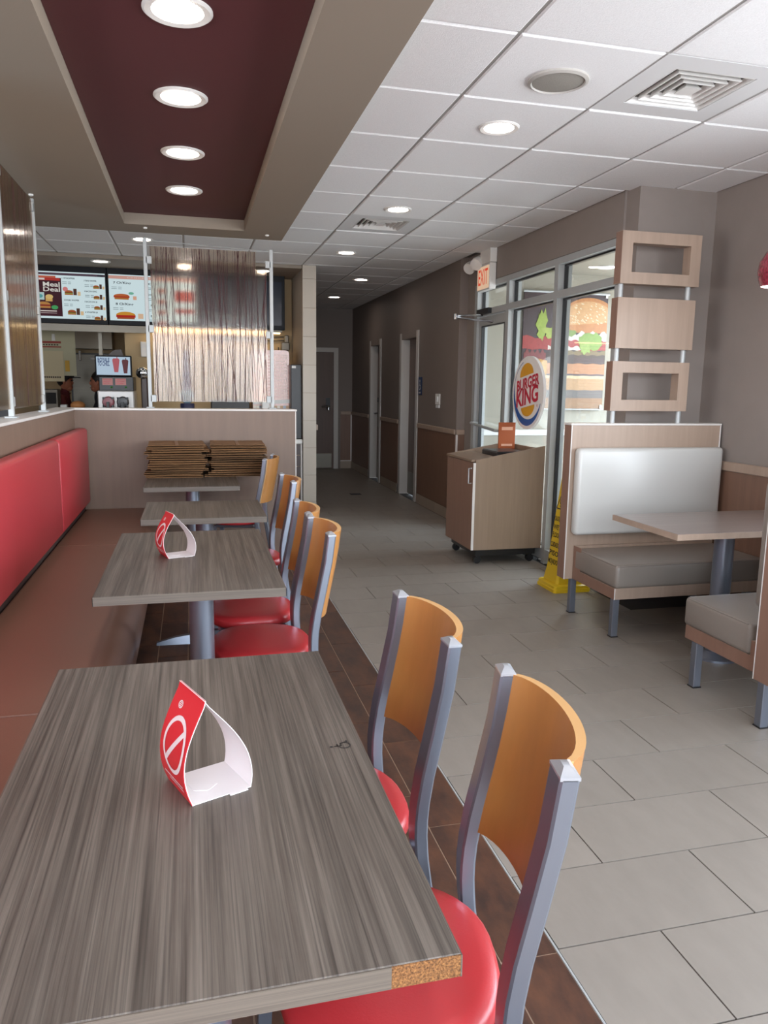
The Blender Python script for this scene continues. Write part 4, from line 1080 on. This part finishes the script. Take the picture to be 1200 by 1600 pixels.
def board1(t, x0, x1, z0, z1):
    k = Ink(t, x0+.154*(x1-x0), x1, z0, z1)
    k.rect(-.18, 0, .925, .975, '5a4a56', 1); k.rect(-.18, 0, .045, .865, '4a2c34', 1)
    k.rect(0, 1, .925, .975, '5a4a56', 1); k.rect(0, .345, .865, .905, 'c76a52', 2); k.rect(.0, .415, .045, .865, '4a2c34', 1)
    k.rect(.0, .40, .805, .865, 'b8403a', 3); k.rect(.04, .20, .815, .855, 'e8dcd6', 4)
    k.text('Meal', .285, .72, .10, .22, 'f4efe8'); k.text('Deal', .285, .615, .10, .22, 'f4efe8')
    k.ellipse(.065, .665, .06, .085, 'eadfd8', 3); k.rect(.08, .185, .39, .55, 'bcd8d8', 3); k.ellipse(.13, .47, .035, .04, '5fa8a8', 4)
    k.rect(.20, .29, .36, .47, 'd9b06a', 3); k.ellipse(.25, .46, .05, .05, 'e3c27e', 4); k.ellipse(.17, .29, .09, .06, 'c08a50', 4, 0, PI); k.rect(.08, .26, .255, .29, '8e3a30', 5); k.rect(.08, .26, .215, .255, 'c08a50', 5)
    k.ellipse(.315, .235, .045, .045, '4fa868', 5); k.rect(.04, .34, .145, .165, 'e8dcd6', 4); k.rect(.04, .34, .105, .118, 'b8a8a8', 4)
    k.rect(.90, .975, .93, .97, '3c3a44', 3)
    k.text('1 WHOPPER', .51, .865, .035, .17, '2c2c38'); k.small(.43, .78); k.meal(.54, .55); k.ellipse(.465, .635, .035, .05, 'e08a8a', 3)
    k.text('2 DOUBLE WHOPPER', .54, .40, .034, .20, '2c2c38'); k.small(.44, .31); k.meal(.57, .13)
    for q, (tx) in enumerate(('3 TRIPLE WHOPPER', '4 BACON KING', '5 BACON KING JR', '6 WHOPPER JR')):
        v = .83-.225*q; k.text(tx, .80, v, .032, .17, '2c2c38'); k.small(.725, v-.09); k.meal(.90, v-.135, .72)
    k.done()
def board2(t, x0, x1, z0, z1):
    k = Ink(t, x0, x1, z0, z1)
    k.rect(0, 1, .905, .975, 'dba79a', 1); k.rect(.55, 1, .905, .975, 'd97a50', 2); k.text('CHICKEN', .36, .94, .035, .30, 'f2dcd4')
    k.text('7 Ch\'King', .15, .82, .05, .20, '2c2c38'); k.small(.03, .72); k.ellipse(.14, .53, .09, .055, 'c4683c', 3, 0, PI); k.rect(.05, .23, .50, .53, 'b44430', 4); k.rect(.06, .22, .46, .50, 'b8783c', 4); k.ellipse(.25, .60, .03, .03, '7fc0a8', 3); k.rect(.27, .31, .46, .54, 'e8b49a', 3)
    k.text('8 Ch\'King', .17, .36, .05, .20, '2c2c38'); k.small(.04, .27); k.ellipse(.18, .12, .11, .075, 'd89a3c', 3, 0, PI); k.rect(.07, .29, .07, .12, 'b8322a', 4); k.rect(.08, .28, .035, .07, 'a85a34', 4); k.rect(.32, .38, .05, .16, 'e8c4a4', 3)
    for q, tx in enumerate(("9 Ch'King", '10 Original Chicken', '11 Big Fish', '12 Nuggets')):
        v = .82-.235*q; k.text(tx, .52, v, .042, .24, '2c2c38'); k.small(.42, v-.09); k.ellipse(.60, v-.14, .06, .045, 'c0603c', 3)
    k.rect(.75, .98, .45, .70, 'c8503c', 2); k.rect(.75, .98, .20, .30, 'c8503c', 2)
    k.done()
screen(-2.74, -1.806, 'lit menu screen mostly hidden behind the side partition panel', board2)
screen(-1.803, -.865, 'lit menu screen with the meal deal panel and numbered combos', board1)
screen(-.862, .095, 'lit menu screen partly behind the twig screen with numbered chicken sandwiches', board2)
screen(.098, .585, 'switched-off black menu screen hidden behind the twig screen', None, True)
screen(.588, 1.078, 'switched-off black menu screen visible beside the twig screen post', None, True)
# frozen drink machine
fm = thing('frozen_drink_machine', 'steel frozen drink machine with two round dispensers and a small screen on top', 'drink machine', (-.785, 8.62, .8155))
MB().bbox(-.185, .185, 0, .45, 0, .505, .01, 1).build('steel_body', M('pale_steel', 'b9b6b4', .3, .3), fm)
MB().bbox(-.165, .185, .0, .42, .505, .655, .006, 1).build('black_head', m_black, fm)
for x, c in ((-.075, '8c4a52'), (.072, '3a3a3e')):
    d_ = MB(); d_.ring([[(x+r*math.cos(2*PI*i/20), y, .385+r*math.sin(2*PI*i/20)) for i in range(20)] for r, y in ((.062, 0), (.062, -.05), (.05, -.07), (.004, -.075))])
    d_.build('round_dispenser', M('bezel_'+c, c, .3), fm)
    kn = MB()
    for a in range(4): kn.cyl((x+.058*math.cos(PI/4+a*PI/2), -.055), .016, .385+.058*math.sin(PI/4+a*PI/2)-.012, .385+.058*math.sin(PI/4+a*PI/2)+.012, 10)
    kn.box(x-.014, x+.014, -.10, -.05, .30, .39); kn.build('corner_knob', m_black, fm)
lb = MB().box(-.130, -.025, -.003, 0, .565, .635).box(.0, .110, -.003, 0, .565, .635).build('pink_label', EM('pink_label', 'd69a98', .55), fm)
pk = MB()
for x0_ in (-.122, .020):
    for q in range(3): pk.box(x0_, x0_+.085-.012*q, -.004, -.0032, .62-.02*q, .627-.02*q)
pk.build('label_print', M('label_ink', 'b4545c', .5), fm)
for x in (-.05, .095): MB().box(x, x+.022, -.004, 0, .535, .552).build('green_lamp', EM('green_glow', '3f7a34', .5), fm)
fs = MB().bbox(-.195, .175, -.01, .04, .655, .875, .006, 1).build('small_screen', m_bezel, fm)
MB().box(-.180, .160, -.0125, -.01, .672, .860).build('lit_picture', LIT('b4c8da'), fs)
tx = MB(); tx.text('ROYALE', .06, (-.107, -.0135, .825), RX_, UZ, width=.118, bold=.02); tx.text('TO CHILL', .06, (-.107, -.0135, .785), RX_, UZ, width=.118, bold=.02)
tx.build('lettering', LIT('37457c', .6), fs)
cu = MB(); cu.flat([(.005, .70), (-.012, .83), (.0, .845), (.05, .845), (.062, .83), (.045, .70)], (-.008, -.0135, 0), RX_, UZ); cu.box(.025, .033, -.0138, -.0134, .84, .86)
cu.build('pink_cup', LIT('b8646c', .8), fs)
cu = MB(); cu.flat([(.095, .69), (.078, .82), (.088, .835), (.135, .835), (.145, .82), (.13, .69)], (-.002, -.0135, 0), RX_, UZ); cu.box(.113, .121, -.0138, -.0134, .83, .852)
cu.build('dark_cup', LIT('6a4448', .8), fs)
# grey chute behind the screen
gc = tag(MB().prism([(-.95, 1.66), (-.72, 1.66), (-.75, 1.775), (-.83, 1.765)], lambda x, z: (x, 9.10, z), lambda x, z: (x, 9.20, z)).build('grey_hood', M('grey_hood', '57504f', .5)), 'dark grey sloped hood end standing behind the drink machine screen', 'hood')
MB().box(-.93, -.74, 9.11, 9.19, .8155, 1.66).build('stand', m_steel, gc)
# coffee pourer with chrome head
cp = thing('mixer', 'black drink mixer with a chrome head beside the twig screen post', 'mixer', (-.50, 8.80, .8155))
MB().bbox(-.035, .035, .0, .07, 0, .66, .01, 1).build('column', M('brown_plastic', '3a2a26', .35), cp)
MB().ell((-.01, .0, .70), (.075, .07, .065)).build('chrome_head', m_chrome, cp, angle=60)
MB().bbox(-.09, .07, -.06, .1, 0, .03, .006, 1).build('foot', m_black, cp)
tb = tag(MB().bbox(-.545, -.475, 9.16, 9.245, 1.70, 1.87, .006, 1).build('wall_box', m_white), 'white box mounted on the tan wall beside the screen post', 'box')
MB().box(-.535, -.485, 9.158, 9.16, 1.80, 1.85).build('door_panel', m_rail_c, tb)
bt_ = thing('bottle', 'purple pump bottle with a pale blue base blurred behind the twig screen', 'bottle', (-.045, 8.55, .8155))
MB().lathe((0, 0, 0), [(.075, 0), (.075, .37), (.07, .38)], 20).build('navy_base', M('navy_base', '2a2c4a', .4), bt_)
MB().ell((0, 0, .46), (.075, .075, .085)).build('blue_globe', M('pale_blue', 'a8c4d4', .25, var=((60, 60, 60), .3, 2)), bt_, angle=60)
MB().lathe((0, 0, 0), [(.05, .52), (.045, .62), (.025, .85), (.012, .95)], 18).build('purple_neck', M('purple', '5a4a70', .4), bt_)
cr_ = thing('cash_register', 'low black register drawer showing under the twig screen', 'register', (.42, 8.62, .8155))
MB().bbox(-.21, .21, 0, .3, .30, .415, .008, 1).build('black_head', m_black, cr_)
MB().bbox(-.16, .16, .04, .28, 0, .30, .008, 1).build('pedestal_box', m_dark, cr_)
wb_ = tag(MB().bbox(.75, .83, 8.42, 8.50, .8155, 1.235, .006, 1).build('paper_cup_stack', m_white), 'white paper cup stack by the foot of the screen post', 'cups')
# kitchen back wall: steel cold-room door, hood, notice sheets
kd = thing('coldroom_door', 'stainless steel cold room door with a latch in the kitchen', 'door', (-1.62, 11.55, 0))
MB().box(0, .60, 0, .045, 0, 1.79).build('leaf', m_steel, kd)
MB().box(-.02, 0, -.01, .045, 0, 1.81).box(-.02, .62, -.01, .045, 1.79, 1.81).box(.6, .62, -.01, .045, 0, 1.79).build('dark_seal', m_black, kd)
MB().bbox(.10, .135, -.05, 0, 1.70, 1.84, .006, 1).build('latch', m_chrome, kd)
MB().bbox(.25, .33, -.006, 0, 1.72, 1.75, .003, 1).build('name_plate', m_white, kd)
hd = thing('extractor_hood', 'stainless extractor hood panel above the cold room door', 'hood', (-1.60, 11.2, 1.86))
MB().box(0, .56, 0, .35, 0, .26).build('panel', m_steel, hd); MB().box(-.03, .62, -.05, .36, .26, .30).build('edge_lip', m_steel, hd)
wk = tag(MB().box(-1.02, -.98, 9.40, 9.44, 0, 2.3).build('steel_post', m_steel), 'upright steel corner post in the kitchen opening', 'post')
MB().box(-1.035, -.965, 9.385, 9.455, 0, .01).build('foot_plate', m_steel, wk)
nb = thing('notice_sheets', 'cream and red paper notices hanging in the kitchen window', 'notice', (-1.70, 9.90, 1.43))
MB().box(-.02, .22, 0, .004, -.02, .34).build('cream_sheet', M('cream_paper', 'cdbf9c', .7), nb)
MB().box(-.03, .36, .012, .016, .05, .66).build('backing_sheet', M('green_paper', 'b9b496', .7), nb)
rb_ = MB()
for z0_, z1_ in ((.43, .455), (.38, .395), (.30, .33)): rb_.box(-.01, .20, .006, .011, z0_, z1_)
rb_.build('red_band', M('notice_red', '9a3a2c', .6), nb)
lt = MB()
for q in range(8): lt.box(-.005+.024*q, .012+.024*q, -.002, 0, .02, .04); 
for q in range(6): lt.box(.0+.03*q, .02+.03*q, .006, .0105, .405, .42)
lt.build('dark_print', M('notice_ink', '4a3a2c', .6), nb)
MB().box(.235, .285, .0, .004, .10, .23).build('yellow_sheet', M('notice_yellow', 'c79a2c', .6), nb)
MB().prism([(.10, .46), (.14, .46), (.135, .54), (.105, .54)], lambda x, z: (x, .002, z), lambda x, z: (x, .01, z)).build('paper_clip', m_white, nb)
MB().tube([(.17, .006, .66), (.17, .006, 1.25)], .004).build('hang_wire', m_black, nb)
wr = thing('wire_rack', 'pale wire basket hanging at the top of the kitchen window', 'rack', (-1.62, 10.2, 1.86))
rk = MB()
for k in range(7): rk.tube([(.032*k, 0, 0), (.032*k, 0, .20)], .005, 6)
for k in range(5): rk.tube([(0, 0, .05*k), (.192, 0, .05*k)], .005, 6)
rk.build('wire_grid', M('pale_wire', 'c9bfa4', .4), wr); MB().tube([(.09, 0, .2), (.09, 0, .80)], .006).build('hanger', m_steel, wr)
ct = thing('prep_counter', 'stainless steel preparation counter behind the kitchen window', 'counter', (-2.0, 9.55, 0))
MB().box(0, 1.22, .0, .35, .86, .90).build('worktop', m_steel, ct); MB().box(.03, 1.19, .03, .32, .0, .86).build('cabinet_body', m_steel, ct)
for x, lb, w_ in ((-1.30, 'wrapped bun sandwich in brown paper on the kitchen counter', .09), ):
    o = thing('wrapped_sandwich', lb, 'food', (x, 9.66, .9005))
    MB().bbox(-.10, .16, -.07, .07, 0, .19, .01, 1).build('paper_box', M('pale_box', 'b9a488', .7), o)
    MB().ell((-.01, -.02, .235), (.085, .06, .05)).build('bun', M('bun', 'c2824a', .6), o, angle=60)
ur = thing('heated_bin', 'dark steel holding cabinet standing in the kitchen window', 'cabinet', (-1.62, 9.62, .9005))
MB().bbox(-.12, .10, 0, .2, 0, .42, .008, 1).build('body', M('dark_steel', '6a6257', .4, .4), ur); MB().box(-.10, .08, -.004, 0, .25, .38).build('window_panel', m_dark, ur)
MB().box(.12, .19, .0, .10, .0, .24).build('side_tray', m_white, ur)
# counter-top picture menu at the far end beside the side partition
pm = thing('picture_menu', 'pale countertop picture menu beyond the side partition post', 'menu', (-1.93, 8.5, .8155))
MB().box(-.25, .10, 0, .02, .30, .98).build('panel', M('menu_pale', 'b9c2bf', .5), pm)
pc = MB(); cs = ['7a4636', 'd8d2c8', 'a06a48', '4a3a34']; rnd = random.Random(2)
for i in range(8):
    for j in range(6):
        pc.m = rnd.randrange(4); pc.box(-.24+.042*i, -.205+.042*i, -.003, 0, .46+.045*j, .495+.045*j)
pc.build('small_pictures', [M('pm_'+c, c, .5) for c in cs], pm)
MB().box(-.25, .10, -.02, .1, 0, .30).build('stand', m_black, pm)

# ================================================================== PEOPLE
def person(label, x, y, joints, face, shirt, hair, cap=None):
    t = thing('person', label, 'person', (x, y, 0))
    names = list(joints); vs = [joints[k][:3] for k in names]; idx = {k: i for i, k in enumerate(names)}
    eds = [('pelvis', 'waist'), ('waist', 'chest'), ('chest', 'neck'), ('neck', 'skull'), ('chest', 'sl'), ('sl', 'el'), ('el', 'wl'), ('wl', 'hl'), ('chest', 'sr'), ('sr', 'er'), ('er', 'wr'), ('wr', 'hr'),
           ('pelvis', 'pl'), ('pl', 'kl'), ('kl', 'al'), ('al', 'tl'), ('pelvis', 'pr'), ('pr', 'kr'), ('kr', 'ar'), ('ar', 'tr')]
    me = bpy.data.meshes.new('body'); me.from_pydata(vs, [(idx[a], idx[b]) for a, b in eds], [])
    o = raw('body', me, t)
    md = o.modifiers.new('skin', 'SKIN'); md.use_smooth_shade = True
    sv = me.skin_vertices[0].data
    for k in names: sv[idx[k]].radius = (joints[k][3], joints[k][3]*(.75 if k in ('pelvis', 'waist', 'chest') else 1))
    sv[idx['pelvis']].use_root = True
    sb = o.modifiers.new('sub', 'SUBSURF'); sb.levels = 1; sb.render_levels = 1
    me.materials.append(shirt)
    hx, hy, hz = joints['skull'][:3]; fx, fy = face
    h = MB()
    h.ell((hx, hy, hz+.03), (.085, .085, .115), 18, 12)
    h.ell((hx+fx*.080, hy+fy*.080, hz+.015), (.015, .015, .022), 8, 6)
    h.ell((hx+fx*.030, hy+fy*.030, hz-.05), (.050, .050, .045), 10, 8)
    for s_ in (-1, 1): h.ell((hx-fy*s_*.085, hy+fx*s_*.085, hz+.02), (.018, .018, .032), 8, 6)
    hd_ = h.build('head', m_skin, t, angle=60)
    e_ = MB()
    for s_ in (-1, 1): e_.ell((hx+fx*.076-fy*s_*.034, hy+fy*.076+fx*s_*.034, hz+.045), (.011, .011, .009), 8, 6)
    e_.build('eyes', m_black, hd_); m_ = MB().ell((hx+fx*.074, hy+fy*.074, hz-.040), (.012+.014*abs(fy), .014+.014*abs(fx), .006), 8, 6); m_.build('mouth', M('lips', '7a3a34', .5), hd_)
    g_ = MB(); g_.ell((hx-fx*.022, hy-fy*.022, hz+.062), (.098, .098, .110), 16, 10); g_.build('hair', hair, t, angle=60)
    if cap:
        c_ = MB(); c_.ring([[(hx+q*math.cos(2*PI*i/18), hy+q*math.sin(2*PI*i/18), hz+z) for i in range(18)] for q, z in ((.100, .075), (.102, .10), (.09, .15), (.05, .18), (.005, .188))])
        c_.prism([(-.08, 0), (.08, 0), (.065, .085), (0, .11), (-.065, .085)], lambda a, b: (hx+fx*(.075+b)-fy*a, hy+fy*(.075+b)+fx*a, hz+.078), lambda a, b: (hx+fx*(.075+b)-fy*a, hy+fy*(.075+b)+fx*a, hz+.090))
        c_.build('cap', cap, t)
    for s_, k, kw in ((1, 'hl', 'wl'), (-1, 'hr', 'wr')):
        a = Vector(joints[kw][:3]); b = Vector(joints[k][:3]); d = (b-a).normalized(); side = d.cross(Vector((0, 0, 1))).normalized(); hn = MB()
        hn.tube([a, a+d*.03, a+d*.07, a+d*.09], [.026, .034, .038, .030], 8)
        for q in range(4): o0 = a+d*.08+side*(-.027+.018*q); L = (.062, .072, .068, .052)[q]; hn.tube([o0, o0+d*L*.5+Vector((0, 0, -.006)), o0+d*L+Vector((0, 0, -.022))], [.0095, .0088, .007], 6)
        o0 = a+d*.035+side*.032*s_; hn.tube([o0, o0+side*.022*s_+d*.02, o0+side*.03*s_+d*.05], [.011, .010, .008], 6)
        hn.build('hand', m_skin, t, angle=60)
    return t
J1 = dict(pelvis=(.0, .05, .88, .13), waist=(-.02, .05, 1.00, .125), chest=(-.06, .03, 1.17, .14), neck=(-.09, .0, 1.29, .055), skull=(-.11, -.01, 1.38, .045),
          sl=(-.05, -.16, 1.20, .065), el=(-.16, -.22, .98, .045), wl=(-.36, -.20, .98, .032), hl=(-.43, -.20, .98, .02),
          sr=(-.05, .22, 1.20, .065), er=(-.14, .26, .98, .045), wr=(-.34, .22, .98, .032), hr=(-.41, .22, .98, .02),
          pl=(.0, -.06, .82, .09), kl=(-.02, -.08, .46, .062), al=(.01, -.08, .08, .045), tl=(-.12, -.08, .04, .04),
          pr=(.0, .16, .82, .09), kr=(-.02, .18, .46, .062), ar=(.01, .18, .08, .045), tr=(-.12, .18, .04, .04))
person('person in a dark uniform with black hair bending beside the cold room door', -1.03, 10.20, J1, (-1, -.15), m_uni, m_hair)
J2 = dict(J1); J2 = {k: (-v[0], v[1], v[2], v[3]) for k, v in J1.items()}
person('person in a dark cap and maroon shirt at the kitchen counter, facing the steel door', -1.70, 10.75, J2, (1, -.1), m_unired, m_hair, m_uni)
